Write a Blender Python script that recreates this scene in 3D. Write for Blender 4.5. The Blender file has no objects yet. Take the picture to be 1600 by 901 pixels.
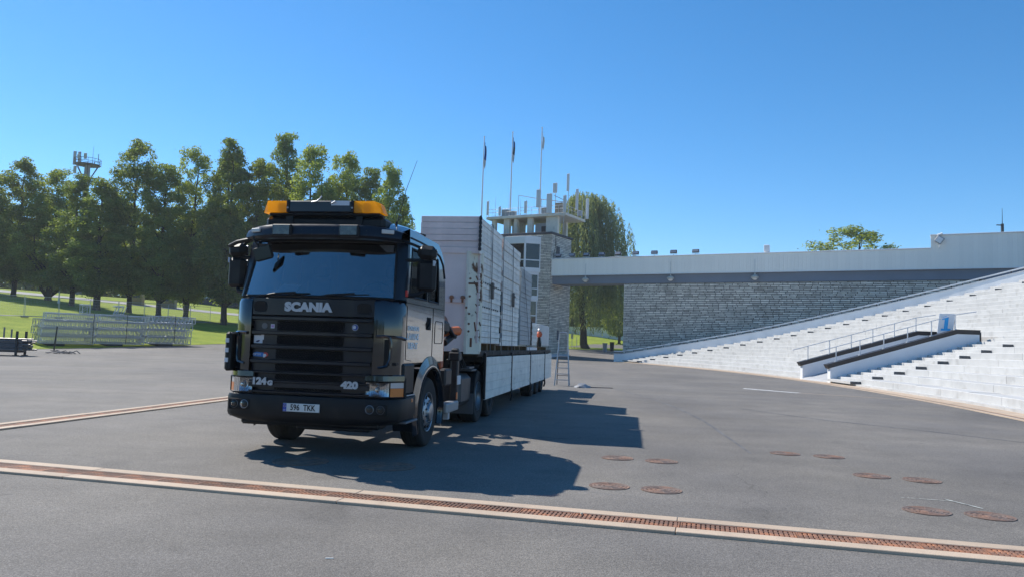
import bpy, bmesh, math, random
import numpy as np
from mathutils import Vector, Matrix

SC = bpy.context.scene
R = math.radians
rng = random.Random(7)

# ------------------------------------------------------------------ camera
cam_d = bpy.data.cameras.new('camera')
cam_d.sensor_width = 36.0
cam_d.lens = 27.0
cam_d.clip_start = 0.1
cam_d.clip_end = 6000
cam = bpy.data.objects.new('camera', cam_d)
SC.collection.objects.link(cam)
cam.matrix_world = (Matrix.Translation((0, 0, 1.6)) @ Matrix.Rotation(R(94.2), 4, 'X')
                    @ Matrix.Rotation(R(1.9), 4, 'Z'))
SC.camera = cam

# ------------------------------------------------------------------ sky and sun
SUN_EL, SUN_AZ = R(46.3), math.atan2(-0.733, 0.68)      # azimuth from +Y towards +X
w = bpy.data.worlds.new('World')
SC.world = w
w.use_nodes = True
nt = w.node_tree
bg = nt.nodes['Background']
sky = nt.nodes.new('ShaderNodeTexSky')
sky.sky_type = 'NISHITA'
sky.sun_disc = False
sky.sun_elevation = SUN_EL
sky.sun_rotation = SUN_AZ
sky.altitude = 1500
sky.air_density = 1.0
sky.dust_density = 0.2
sky.ozone_density = 4.5
hs = nt.nodes.new('ShaderNodeHueSaturation')          # richer blue over the whole sky
hs.inputs['Hue'].default_value = 0.495
hs.inputs['Saturation'].default_value = 1.25
nt.links.new(sky.outputs[0], hs.inputs['Color'])
nt.links.new(hs.outputs[0], bg.inputs[0])
bg.inputs[1].default_value = 0.112
sun_d = bpy.data.lights.new('sun', 'SUN')
sun_d.energy = 3.85
sun_d.angle = R(0.53)
sun_d.color = (1.0, 0.95, 0.87)
sun = bpy.data.objects.new('sun', sun_d)
SC.collection.objects.link(sun)
sdir = Vector((math.sin(SUN_AZ) * math.cos(SUN_EL), math.cos(SUN_AZ) * math.cos(SUN_EL), math.sin(SUN_EL)))
sun.rotation_euler = sdir.to_track_quat('Z', 'Y').to_euler()
SC.view_settings.view_transform = 'Standard'
SC.view_settings.look = 'None'
SC.view_settings.exposure = 0.60
SC.view_settings.gamma = 1.0
SC.view_settings.use_curve_mapping = False
SC.cycles.max_bounces = 8
SC.cycles.transparent_max_bounces = 12

# ------------------------------------------------------------------ helpers
COL = SC.collection


def S(t):
    t = max(0.0, min(1.0, t))
    return t * t * (3 - 2 * t)


class MB:
    """collects faces, becomes one mesh object"""
    def __init__(s):
        s.v, s.f, s.m, s.s = [], [], [], []

    def add(s, vs, fs, mi=0, sm=False):
        o = len(s.v)
        s.v += [tuple(p) for p in vs]
        for f in fs:
            s.f.append(tuple(i + o for i in f))
            s.m.append(mi)
            s.s.append(sm)
        return s

    def box(s, x0, x1, y0, y1, z0, z1, mi=0, b=0.0, M=None):
        if x0 > x1: x0, x1 = x1, x0
        if y0 > y1: y0, y1 = y1, y0
        if z0 > z1: z0, z1 = z1, z0
        if b <= 0:
            vs = [(x, y, z) for z in (z0, z1) for y in (y0, y1) for x in (x0, x1)]
            fs = [(0, 2, 3, 1), (4, 5, 7, 6), (0, 1, 5, 4), (2, 6, 7, 3), (0, 4, 6, 2), (1, 3, 7, 5)]
        else:
            lo, hi = (x0, y0, z0), (x1, y1, z1)
            b = min(b, min(h - l for l, h in zip(lo, hi)) * 0.49)
            idx, vs = {}, []
            for sx in (0, 1):
                for sy in (0, 1):
                    for sz in (0, 1):
                        sg = (sx, sy, sz)
                        for a in range(3):
                            p = []
                            for k in range(3):
                                e = hi[k] if sg[k] else lo[k]
                                p.append(e if k == a else e - b * (1 if sg[k] else -1))
                            idx[sg + (a,)] = len(vs)
                            vs.append(tuple(p))
            fs = []
            for a in range(3):
                k1, k2 = (a + 1) % 3, (a + 2) % 3
                for sa in (0, 1):
                    q = []
                    for (i, j) in ((0, 0), (1, 0), (1, 1), (0, 1)):
                        sg = [0, 0, 0]
                        sg[a], sg[k1], sg[k2] = sa, i, j
                        q.append(idx[tuple(sg) + (a,)])
                    fs.append(tuple(q if sa else q[::-1]))
            for a in range(3):
                k1, k2 = (a + 1) % 3, (a + 2) % 3
                for i in (0, 1):
                    for j in (0, 1):
                        def g(t, ax):
                            sg = [0, 0, 0]
                            sg[a], sg[k1], sg[k2] = t, i, j
                            return idx[tuple(sg) + (ax,)]
                        q = (g(0, k1), g(1, k1), g(1, k2), g(0, k2))
                        fs.append(q if i != j else q[::-1])
            for sx in (0, 1):
                for sy in (0, 1):
                    for sz in (0, 1):
                        q = tuple(idx[(sx, sy, sz, a)] for a in range(3))
                        fs.append(q if (sx + sy + sz) % 2 else q[::-1])
        if M is not None:
            vs = [M @ Vector(p) for p in vs]
        return s.add(vs, fs, mi)

    def cyl(s, p0, p1, r0, r1=None, n=12, mi=0, caps=True, sm=True):
        if r1 is None: r1 = r0
        p0, p1 = Vector(p0), Vector(p1)
        d = (p1 - p0)
        if d.length < 1e-9: return s
        q = d.to_track_quat('Z', 'Y')
        vs = []
        for p, r in ((p0, r0), (p1, r1)):
            for i in range(n):
                a = 2 * math.pi * i / n
                vs.append(p + q @ Vector((r * math.cos(a), r * math.sin(a), 0)))
        s.add(vs, [(i, (i + 1) % n, n + (i + 1) % n, n + i) for i in range(n)], mi, sm)
        if caps:
            o = len(s.v) - 2 * n
            s.f.append(tuple(o + i for i in range(n))[::-1]); s.m.append(mi); s.s.append(False)
            s.f.append(tuple(o + n + i for i in range(n))); s.m.append(mi); s.s.append(False)
        return s

    def tube(s, pts, r, n=8, mi=0, r1=None):
        pts = [Vector(p) for p in pts]
        k = len(pts)
        rs = [r + ((r1 if r1 is not None else r) - r) * i / (k - 1) for i in range(k)]
        vs = []
        ref = None
        for i, p in enumerate(pts):
            t = (pts[min(i + 1, k - 1)] - pts[max(i - 1, 0)]).normalized()
            if ref is None:
                ref = t.orthogonal().normalized()
            else:
                ref = (ref - t * ref.dot(t)).normalized()
            b = t.cross(ref)
            for j in range(n):
                a = 2 * math.pi * j / n
                vs.append(p + (ref * math.cos(a) + b * math.sin(a)) * rs[i])
        fs = [(i * n + j, i * n + (j + 1) % n, (i + 1) * n + (j + 1) % n, (i + 1) * n + j)
              for i in range(k - 1) for j in range(n)]
        s.add(vs, fs, mi, True)
        o = len(s.v) - k * n
        s.f.append(tuple(o + i for i in range(n))[::-1]); s.m.append(mi); s.s.append(False)
        s.f.append(tuple(o + (k - 1) * n + i for i in range(n))); s.m.append(mi); s.s.append(False)
        return s

    def lathe(s, prof, org=(0, 0, 0), axis=(1, 0, 0), n=32, mi=0, sm=True):
        """prof: list of (along axis, radius)"""
        q = Vector(axis).to_track_quat('Z', 'Y')
        org = Vector(org)
        vs = []
        for (h, r) in prof:
            for i in range(n):
                a = 2 * math.pi * i / n
                vs.append(org + q @ Vector((r * math.cos(a), r * math.sin(a), h)))
        k = len(prof)
        fs = [(i * n + j, i * n + (j + 1) % n, (i + 1) * n + (j + 1) % n, (i + 1) * n + j)
              for i in range(k - 1) for j in range(n)]
        return s.add(vs, fs, mi, sm)

    def grid(s, rows, mi=0, sm=True, skip=()):
        """rows of equal length of points"""
        h, n = len(rows), len(rows[0])
        vs = [p for r in rows for p in r]
        fs = [(i * n + j, i * n + j + 1, (i + 1) * n + j + 1, (i + 1) * n + j)
              for i in range(h - 1) for j in range(n - 1) if (i, j) not in skip]
        return s.add(vs, fs, mi, sm)

    def prism(s, poly, f, t0, t1, mi=0, sm=False):
        """poly 2D, f(a,b,t) -> xyz"""
        n = len(poly)
        vs = [f(a, b, t0) for a, b in poly] + [f(a, b, t1) for a, b in poly]
        fs = [tuple(range(n))[::-1], tuple(range(n, 2 * n))]
        fs += [(i, (i + 1) % n, n + (i + 1) % n, n + i) for i in range(n)]
        return s.add(vs, fs, mi, sm)

    def mesh(s, name, mats):
        me = bpy.data.meshes.new(name)
        me.from_pydata(s.v, [], s.f)
        for m in (mats if isinstance(mats, (list, tuple)) else [mats]):
            me.materials.append(m)
        if any(s.m): me.polygons.foreach_set('material_index', s.m)
        me.polygons.foreach_set('use_smooth', s.s)
        me.update()
        if any(s.s):
            try: me.set_sharp_from_angle(angle=R(38))
            except Exception: pass
        return me

    def build(s, name, mats, parent=None, fixn=False):
        me = s.mesh(name, mats)
        if fixn:
            bm = bmesh.new(); bm.from_mesh(me)
            bmesh.ops.recalc_face_normals(bm, faces=bm.faces)
            bm.to_mesh(me); bm.free()
        return link(name, me, parent)


def link(name, me, parent=None, loc=None, rot=None):
    o = bpy.data.objects.new(name, me)
    COL.objects.link(o)
    if parent: o.parent = parent
    if loc is not None: o.location = loc
    if rot is not None: o.rotation_euler = rot
    return o


def tag(o, label, cat, group=None):
    o['label'] = label
    o['category'] = cat
    if group: o['group'] = group
    return o


def thing(name, label, cat, loc=(0, 0, 0), rz=0.0, group=None):
    o = bpy.data.objects.new(name, None)
    o.empty_display_size = 0.2
    COL.objects.link(o)
    o.location = loc
    o.rotation_euler = (0, 0, rz)
    return tag(o, label, cat, group)


def struct(o):
    o['kind'] = 'structure'
    return o


def stuff(o):
    o['kind'] = 'stuff'
    return o


def text_mesh(name, body, size, depth, mat, parent, loc, rot, sx=1.0, bold=0.0, sp=1.0, shear=0.0):
    cu = bpy.data.curves.new(name, 'FONT')
    cu.body = body
    cu.size = size
    cu.extrude = depth
    cu.offset = bold
    cu.space_character = sp
    cu.shear = shear
    cu.align_x = 'CENTER'
    cu.align_y = 'CENTER'
    cu.resolution_u = 3
    tmp = bpy.data.objects.new(name + '_tmp', cu)
    COL.objects.link(tmp)
    me = bpy.data.meshes.new_from_object(tmp.evaluated_get(bpy.context.evaluated_depsgraph_get()))
    bpy.data.objects.remove(tmp)
    me.materials.clear()
    me.materials.append(mat)
    for v in me.vertices: v.co.x *= sx
    return link(name, me, parent, loc, rot)


# ------------------------------------------------------------------ materials
MATS = {}


def mat(name, col, rough=0.5, metal=0.0, var=0.0, vs=4.0, spec=0.5, bump=0.0, bs=40.0, coat=0.0,
        rnd=0.0, isl=0.0, col2=None, c2=(0.55, 0.68), c2s=2.0, c2stretch=(1, 1, 1), rv=0.0, fine=0.0, fs=200.0):
    if name in MATS: return MATS[name]
    m = bpy.data.materials.new(name)
    m.use_nodes = True
    n, l = m.node_tree.nodes, m.node_tree.links
    b = n['Principled BSDF']
    b.inputs['Roughness'].default_value = rough
    b.inputs['Metallic'].default_value = metal
    b.inputs['Specular IOR Level'].default_value = spec
    b.inputs['Coat Weight'].default_value = coat
    b.inputs['Coat Roughness'].default_value = 0.04
    tc = n.new('ShaderNodeTexCoord')
    cur = n.new('ShaderNodeRGB')
    cur.outputs[0].default_value = (*col, 1)
    cur = cur.outputs[0]

    def noise(scale, det=4.0, stretch=(1, 1, 1)):
        mp = n.new('ShaderNodeMapping'); mp.inputs['Scale'].default_value = stretch
        l.new(tc.outputs['Object'], mp.inputs[0])
        t = n.new('ShaderNodeTexNoise'); t.inputs['Scale'].default_value = scale; t.inputs['Detail'].default_value = det
        l.new(mp.outputs[0], t.inputs['Vector'])
        return t.outputs['Fac']

    def mul(c, fac, lo, hi, fmin=0.0, fmax=1.0):
        mr = n.new('ShaderNodeMapRange')
        mr.inputs[1].default_value, mr.inputs[2].default_value = fmin, fmax
        mr.inputs[3].default_value, mr.inputs[4].default_value = lo, hi
        l.new(fac, mr.inputs[0])
        mx = n.new('ShaderNodeVectorMath'); mx.operation = 'SCALE'
        l.new(c, mx.inputs[0]); l.new(mr.outputs[0], mx.inputs['Scale'])
        return mx.outputs[0]
    if col2 is not None:
        f = noise(c2s, 6.0, c2stretch)
        mr = n.new('ShaderNodeMapRange')
        mr.inputs[1].default_value, mr.inputs[2].default_value = c2
        l.new(f, mr.inputs[0])
        mx = n.new('ShaderNodeMix'); mx.data_type = 'RGBA'
        l.new(mr.outputs[0], mx.inputs[0]); l.new(cur, mx.inputs[6])
        mx.inputs[7].default_value = (*col2, 1)
        cur = mx.outputs[2]
    if var:
        cur = mul(cur, noise(vs), 1 - var, 1 + var, 0.3, 0.7)
    if fine:
        cur = mul(cur, noise(fs, 2.0), 1 - fine, 1 + fine, 0.25, 0.75)
    if rnd:
        oi = n.new('ShaderNodeObjectInfo')
        cur = mul(cur, oi.outputs['Random'], 1 - rnd, 1 + rnd)
    if isl:
        ge = n.new('ShaderNodeNewGeometry')
        cur = mul(cur, ge.outputs['Random Per Island'], 1 - isl, 1 + isl)
    l.new(cur, b.inputs['Base Color'])
    if rv:
        mr = n.new('ShaderNodeMapRange')
        mr.inputs[1].default_value, mr.inputs[2].default_value = 0.3, 0.7
        mr.inputs[3].default_value, mr.inputs[4].default_value = max(0.02, rough - rv), rough + rv
        l.new(noise(vs * 1.7), mr.inputs[0]); l.new(mr.outputs[0], b.inputs['Roughness'])
    if bump:
        bp = n.new('ShaderNodeBump'); bp.inputs['Strength'].default_value = bump
        bp.inputs['Distance'].default_value = 0.02
        l.new(noise(bs, 3.0), bp.inputs['Height']); l.new(bp.outputs[0], b.inputs['Normal'])
    MATS[name] = m
    return m


def glass(name, tint, refl=0.10, rough=0.01, ior=1.52):
    if name in MATS: return MATS[name]
    m = bpy.data.materials.new(name)
    m.use_nodes = True
    n, l = m.node_tree.nodes, m.node_tree.links
    n.remove(n['Principled BSDF'])
    out = n['Material Output']
    tr = n.new('ShaderNodeBsdfTransparent'); tr.inputs[0].default_value = (*tint, 1)
    gl = n.new('ShaderNodeBsdfGlossy'); gl.inputs['Roughness'].default_value = rough
    fr = n.new('ShaderNodeFresnel'); fr.inputs[0].default_value = ior
    ad = n.new('ShaderNodeMath'); ad.operation = 'ADD'; ad.use_clamp = True; ad.inputs[1].default_value = refl
    l.new(fr.outputs[0], ad.inputs[0])
    mx = n.new('ShaderNodeMixShader')
    l.new(ad.outputs[0], mx.inputs[0]); l.new(tr.outputs[0], mx.inputs[1]); l.new(gl.outputs[0], mx.inputs[2])
    l.new(mx.outputs[0], out.inputs[0])
    MATS[name] = m
    return m


def leaf_mat(name, col, col2):
    m = bpy.data.materials.new(name)
    m.use_nodes = True
    n, l = m.node_tree.nodes, m.node_tree.links
    n.remove(n['Principled BSDF'])
    out = n['Material Output']
    ge = n.new('ShaderNodeNewGeometry')
    oi = n.new('ShaderNodeObjectInfo')
    mx = n.new('ShaderNodeMix'); mx.data_type = 'RGBA'
    mx.inputs[6].default_value = (*col, 1); mx.inputs[7].default_value = (*col2, 1)
    l.new(ge.outputs['Random Per Island'], mx.inputs[0])
    mr = n.new('ShaderNodeMapRange'); mr.inputs[3].default_value = 0.8; mr.inputs[4].default_value = 1.2
    l.new(oi.outputs['Random'], mr.inputs[0])
    sc = n.new('ShaderNodeVectorMath'); sc.operation = 'SCALE'
    l.new(mx.outputs[2], sc.inputs[0]); l.new(mr.outputs[0], sc.inputs['Scale'])
    df = n.new('ShaderNodeBsdfDiffuse'); tl = n.new('ShaderNodeBsdfTranslucent')
    gl = n.new('ShaderNodeBsdfGlossy'); gl.inputs['Roughness'].default_value = 0.5
    gl.inputs[0].default_value = (0.6, 0.65, 0.6, 1)
    yl = n.new('ShaderNodeVectorMath'); yl.operation = 'MULTIPLY'; yl.inputs[1].default_value = (1.5, 1.45, 0.6)
    l.new(sc.outputs[0], df.inputs[0]); l.new(sc.outputs[0], yl.inputs[0]); l.new(yl.outputs[0], tl.inputs[0])
    a = n.new('ShaderNodeMixShader'); a.inputs[0].default_value = 0.58
    l.new(df.outputs[0], a.inputs[1]); l.new(tl.outputs[0], a.inputs[2])
    c = n.new('ShaderNodeMixShader'); c.inputs[0].default_value = 0.06
    l.new(a.outputs[0], c.inputs[1]); l.new(gl.outputs[0], c.inputs[2])
    l.new(c.outputs[0], out.inputs[0])
    return m


def asphalt_mat():
    m = bpy.data.materials.new('asphalt')
    m.use_nodes = True
    n, l = m.node_tree.nodes, m.node_tree.links
    b = n['Principled BSDF']
    b.inputs['Roughness'].default_value = 0.82
    b.inputs['Specular IOR Level'].default_value = 0.35
    tc = n.new('ShaderNodeTexCoord')

    def noise(scale, det, rough=0.5, stretch=None, dist=0.0):
        t = n.new('ShaderNodeTexNoise')
        t.inputs['Scale'].default_value = scale; t.inputs['Detail'].default_value = det
        t.inputs['Roughness'].default_value = rough; t.inputs['Distortion'].default_value = dist
        src = tc.outputs['Object']
        if stretch:
            mp = n.new('ShaderNodeMapping'); mp.inputs['Scale'].default_value = stretch
            mp.inputs['Rotation'].default_value = (0, 0, 0.5)
            l.new(src, mp.inputs[0]); src = mp.outputs[0]
        l.new(src, t.inputs['Vector'])
        return t.outputs['Fac']

    def rangef(f, a, b_, lo, hi):
        mr = n.new('ShaderNodeMapRange')
        for i, v in enumerate((a, b_, lo, hi)): mr.inputs[i + 1].default_value = v
        l.new(f, mr.inputs[0]); return mr.outputs[0]

    def mulf(a, b_):
        k = n.new('ShaderNodeMath'); k.operation = 'MULTIPLY'; l.new(a, k.inputs[0]); l.new(b_, k.inputs[1]); return k.outputs[0]
    big = rangef(noise(0.16, 5, 0.55), 0.3, 0.7, 0.80, 1.18)
    mid = rangef(noise(1.3, 5, 0.6), 0.3, 0.7, 0.92, 1.08)
    streak = rangef(noise(0.5, 4, 0.6, (0.25, 2.2, 1)), 0.35, 0.7, 0.94, 1.05)
    grain = rangef(noise(55, 3, 0.75), 0.3, 0.7, 0.74, 1.27)
    grit = rangef(noise(19, 3, 0.8), 0.3, 0.7, 0.88, 1.12)
    vo = n.new('ShaderNodeTexVoronoi'); vo.inputs['Scale'].default_value = 95
    l.new(tc.outputs['Object'], vo.inputs['Vector'])
    stone = rangef(vo.outputs['Distance'], 0.0, 0.75, 1.20, 0.72)
    vo2 = n.new('ShaderNodeTexVoronoi'); vo2.inputs['Scale'].default_value = 95
    l.new(tc.outputs['Object'], vo2.inputs['Vector'])
    wn = n.new('ShaderNodeSeparateColor'); l.new(vo2.outputs['Color'], wn.inputs[0])
    sp = rangef(wn.outputs[0], 0.0, 1.0, 0.78, 1.24)
    f = mulf(mulf(mulf(mulf(big, mid), mulf(streak, grain)), mulf(stone, sp)), grit)
    # faint dark stains and hairline cracks with their own shapes
    st = rangef(noise(0.42, 6, 0.6, None, 1.2), 0.58, 0.74, 1.0, 0.76)
    f = mulf(f, st)
    dr = rangef(noise(2.6, 3, 0.5), 0.71, 0.78, 1.0, 0.66)          # oil drips
    f = mulf(f, dr)
    pale = rangef(noise(0.9, 5, 0.65, (1.6, 0.5, 1), 0.6), 0.62, 0.76, 1.0, 1.16)   # scuffed, dusty patches
    f = mulf(f, pale)
    vc = n.new('ShaderNodeTexVoronoi'); vc.feature = 'DISTANCE_TO_EDGE'; vc.inputs['Scale'].default_value = 0.23
    wv = n.new('ShaderNodeVectorMath'); wv.operation = 'ADD'
    tn = n.new('ShaderNodeTexNoise'); tn.inputs['Scale'].default_value = 1.1; tn.inputs['Detail'].default_value = 6
    l.new(tc.outputs['Object'], tn.inputs['Vector'])
    sv = n.new('ShaderNodeVectorMath'); sv.operation = 'SCALE'; sv.inputs['Scale'].default_value = 1.3
    l.new(tn.outputs['Color'], sv.inputs[0]); l.new(tc.outputs['Object'], wv.inputs[0]); l.new(sv.outputs[0], wv.inputs[1])
    l.new(wv.outputs[0], vc.inputs['Vector'])
    ck = rangef(vc.outputs['Distance'], 0.0, 0.0035, 0.0, 1.0)
    cm_ = rangef(noise(0.11, 2, 0.5), 0.50, 0.56, 1.0, 0.72)
    mxk = n.new('ShaderNodeMath'); mxk.operation = 'MAXIMUM'; l.new(ck, mxk.inputs[0]); l.new(cm_, mxk.inputs[1])
    f = mulf(f, mxk.outputs[0])
    col = n.new('ShaderNodeMix'); col.data_type = 'RGBA'
    col.inputs[6].default_value = (0.180, 0.166, 0.152, 1); col.inputs[7].default_value = (0.216, 0.196, 0.170, 1)
    l.new(rangef(noise(0.3, 3), 0.35, 0.65, 0, 1), col.inputs[0])
    sc = n.new('ShaderNodeVectorMath'); sc.operation = 'SCALE'
    l.new(col.outputs[2], sc.inputs[0]); l.new(f, sc.inputs['Scale'])
    l.new(sc.outputs[0], b.inputs['Base Color'])
    bp = n.new('ShaderNodeBump'); bp.inputs['Strength'].default_value = 0.55; bp.inputs['Distance'].default_value = 0.006
    l.new(vo.outputs['Distance'], bp.inputs['Height']); l.new(bp.outputs[0], b.inputs['Normal'])
    MATS['asphalt'] = m
    return m


def grass_mat():
    m = bpy.data.materials.new('grass')
    m.use_nodes = True
    n, l = m.node_tree.nodes, m.node_tree.links
    b = n['Principled BSDF']
    b.inputs['Roughness'].default_value = 0.9
    b.inputs['Specular IOR Level'].default_value = 0.15
    tc = n.new('ShaderNodeTexCoord')
    t = n.new('ShaderNodeTexNoise'); t.inputs['Scale'].default_value = 0.5; t.inputs['Detail'].default_value = 8
    t.inputs['Roughness'].default_value = 0.7
    l.new(tc.outputs['Object'], t.inputs['Vector'])
    r = n.new('ShaderNodeValToRGB')
    r.color_ramp.elements[0].position = 0.32; r.color_ramp.elements[0].color = (0.165, 0.235, 0.022, 1)
    r.color_ramp.elements[1].position = 0.72; r.color_ramp.elements[1].color = (0.32, 0.36, 0.045, 1)
    l.new(t.outputs['Fac'], r.inputs[0])
    t2 = n.new('ShaderNodeTexNoise'); t2.inputs['Scale'].default_value = 9; t2.inputs['Detail'].default_value = 4
    l.new(tc.outputs['Object'], t2.inputs['Vector'])
    mr = n.new('ShaderNodeMapRange'); mr.inputs[1].default_value = .3; mr.inputs[2].default_value = .7
    mr.inputs[3].default_value = .7; mr.inputs[4].default_value = 1.3
    l.new(t2.outputs['Fac'], mr.inputs[0])
    sc = n.new('ShaderNodeVectorMath'); sc.operation = 'SCALE'
    l.new(r.outputs[0], sc.inputs[0]); l.new(mr.outputs[0], sc.inputs['Scale'])
    l.new(sc.outputs[0], b.inputs['Base Color'])
    bp = n.new('ShaderNodeBump'); bp.inputs['Strength'].default_value = 0.8; bp.inputs['Distance'].default_value = 0.1
    l.new(t2.outputs['Fac'], bp.inputs['Height']); l.new(bp.outputs[0], b.inputs['Normal'])
    MATS['grass'] = m
    return m


ASPH, GRASS = asphalt_mat(), grass_mat()
CONC = mat('warm concrete edging', (0.50, 0.385, 0.28), 0.8, var=0.12, vs=1.5, fine=0.10, fs=120, rnd=0.06, bump=0.2, bs=80,
           col2=(0.36, 0.27, 0.20), c2=(0.55, 0.78), c2s=3)
RUST = mat('rusted cast iron', (0.21, 0.11, 0.07), 0.75, 0.15, var=0.35, vs=6, fine=0.25, fs=60, rnd=0.30,
           col2=(0.30, 0.12, 0.055), c2=(0.45, 0.68), c2s=5)
IRON = mat('brown iron cover', (0.185, 0.135, 0.11), 0.75, 0.1, var=0.35, vs=9, col2=(0.235, 0.13, 0.085), c2=(0.42, 0.66), c2s=4)
DARKVOID = mat('dark channel', (0.012, 0.010, 0.009), 0.9)
WHITE_CONC = mat('white painted concrete', (0.515, 0.51, 0.495), 0.78, var=0.07, vs=1.2, rnd=0.05, isl=0.03, fine=0.06, fs=40,
                 col2=(0.38, 0.37, 0.35), c2=(0.56, 0.80), c2s=1.6)
WHITE_WALL = mat('white rendered wall', (0.80, 0.805, 0.81), 0.8, var=0.05, vs=0.8, fine=0.03, fs=30)
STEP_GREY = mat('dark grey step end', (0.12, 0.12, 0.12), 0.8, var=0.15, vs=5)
BLACK_COPING = mat('dark coping', (0.022, 0.021, 0.024), 0.5, var=0.15, vs=3)
GALV = mat('galvanised steel', (0.50, 0.51, 0.53), 0.42, 0.75, var=0.12, vs=6)
RAIL_WHITE = mat('pale painted rail', (0.62, 0.63, 0.65), 0.45, 0.1, var=0.06, vs=4)
ALU = mat('aluminium truss', (0.42, 0.43, 0.44), 0.34, 0.9, var=0.1, vs=8, rnd=0.1)
DKSTEEL = mat('dark steel', (0.035, 0.035, 0.038), 0.5, 0.4, var=0.2, vs=8)
PAINT_W = mat('road paint', (0.55, 0.54, 0.52), 0.8, var=0.2, vs=6, col2=(0.18, 0.18, 0.18), c2=(0.56, 0.62), c2s=9)

# ================================================================== GROUND
def zb(X, Y):
    return 0.00075 * max(0.0, min(Y, 65.0) - 30.0) ** 2 * S((-6 - X) / 12) + 0.05 * max(0.0, min(Y, 220) - 100) * S(X / 4)


def edge_d(X, Y):
    return -0.898 * (X + 32) + 0.44 * (Y - 48.7)


def hz(X, Y):
    d = edge_d(X, Y)
    z = zb(X, Y)
    if d > 0: z += (0.095 * min(d, 70) + 0.02 * max(0, d - 70)) * S((d + 2) / 8)
    return z


def axis(*segs):
    out = []
    for a, b, n in segs:
        out += [a + (b - a) * i / n for i in range(n)]
    return out + [segs[-1][1]]


xs = axis((-3000, -400, 4), (-400, -80, 8), (-80, 40, 60), (40, 120, 10), (120, 3000, 6))
ys = axis((-1500, -40, 5), (-40, 30, 8), (30, 70, 20), (70, 100, 6), (100, 220, 12), (220, 4000, 8))
mb = MB()
mb.grid([[(x, y, zb(x, y)) for x in xs] for y in ys])
struct(mb.build('asphalt_yard', ASPH))

mb = MB()
ts = axis((-90, -20, 7), (-20, 90, 44), (90, 300, 10))
ds = axis((0, 10, 8), (10, 80, 20), (80, 400, 8))
mb.grid([[(-32 + .44 * t - .898 * d, 48.7 + .898 * t + .44 * d,
           hz(-32 + .44 * t - .898 * d, 48.7 + .898 * t + .44 * d) + 0.02) for t in ts] for d in ds])
struct(mb.build('lawn', GRASS))


def ribbon(pts, wid, lift, name, m, hf=None):
    """a strip of ground following points (x, y)"""
    mb = MB()
    hf = hf or hz
    rows = []
    for i, (x, y) in enumerate(pts):
        a, b = pts[max(i - 1, 0)], pts[min(i + 1, len(pts) - 1)]
        t = Vector((b[0] - a[0], b[1] - a[1])).normalized()
        nx, ny = -t.y, t.x
        row = []
        for k in range(5):
            o = (k / 4 - 0.5) * wid
            row.append((x + nx * o, y + ny * o, hf(x + nx * o, y + ny * o) + lift))
        rows.append(row)
    mb.grid(rows)
    return struct(mb.build(name, m))


def lerp_pts(pts, n):
    out = []
    for (a, b) in zip(pts[:-1], pts[1:]):
        for i in range(n):
            out.append((a[0] + (b[0] - a[0]) * i / n, a[1] + (b[1] - a[1]) * i / n))
    return out + [pts[-1]]


PATH = mat('pale asphalt path', (0.30, 0.29, 0.28), 0.85, var=0.12, vs=0.6)
ribbon(lerp_pts([(-120, 78), (-75, 105), (-58, 115), (-44, 121), (-20, 134), (0, 150)], 8), 7.5, 0.06, 'park_road', PATH)
ribbon(lerp_pts([(-60, 55), (-44.2, 66.2), (-40.4, 77.5), (-33, 100)], 8), 0.5, 0.05, 'kerb_path', PATH)
# ground beyond the passage under the gallery
LAWN2 = GRASS
mb = MB()
for (x0, x1, y0, y1, lift) in ((9, 34, 126, 133, 0.01), (5, 45, 147, 168, 0.012)):
    mb.grid([[(x, y, zb(x, y) + lift) for x in axis((x0, x1, 10))] for y in axis((y0, y1, 8))])
struct(mb.build('park_lawn', LAWN2))

# ------------------------------------------------------------------ drain channels
def grate_mesh(length, width, ribs, name):
    mb = MB()
    hw, hl = width / 2, length / 2
    mb.box(-hl, hl, -hw, -hw + .018, -.03, 0)
    mb.box(-hl, hl, hw - .018, hw, -.03, 0)
    mb.box(-hl, -hl + .014, -hw + .018, hw - .018, -.03, -.001)
    mb.box(hl - .014, hl, -hw + .018, hw - .018, -.03, -.001)
    step = (length - .028) / ribs
    for i in range(ribs):
        x = -hl + .014 + step * (i + .5)
        mb.box(x - step * .37, x + step * .37, -hw + .018, hw - .018, -.028, -.002, b=0.004)
    for k in (-1, 1):
        mb.box(-hl + .014, hl - .014, k * width * .17 - .009, k * width * .17 + .009, -.028, -.0035)
    return mb.mesh(name, RUST)


def drain(p0, p1, wid_edge, wid_g, glen, ribs, lab, slab_len, gmax=None):
    p0, p1 = Vector(p0), Vector(p1)
    L = (p1 - p0).length
    ang = math.atan2(p1.y - p0.y, p1.x - p0.x)
    root = bpy.data.objects.new('drain_channel', None)
    COL.objects.link(root)
    root.location = (p0.x, p0.y, 0.006)
    root.rotation_euler = (0, 0, ang)
    tag(root, lab, 'drain')
    tw = wid_g / 2 + wid_edge
    mb = MB()
    mb.box(0, L, -wid_g / 2 - .01, wid_g / 2 + .01, -.004, 0.0)
    mb.build('channel_bed', DARKVOID, root)
    n = int(L / slab_len)
    for sgn in (-1, 1):
        me = None
        for i in range(n):
            ln = L / n
            if me is None:
                b = MB()
                y0, y1 = sgn * wid_g / 2, sgn * tw
                b.box(.003, ln - .003, min(y0, y1), max(y0, y1), -.02, .022, b=.005)
                me = b.mesh('edge_slab', CONC)
            link('edge_slab', me, root, (ln * i, rng.uniform(-.002, .002), rng.uniform(-.001, .002)))
    gm = grate_mesh(glen - .008, wid_g - .02, ribs, 'grate')
    k = int(L / glen)
    for i in range(min(k, gmax or k)):
        link('grate', gm, root, (glen * (i + .5), 0, .026 - .008 + rng.uniform(-.002, .001)))
    return root


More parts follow.
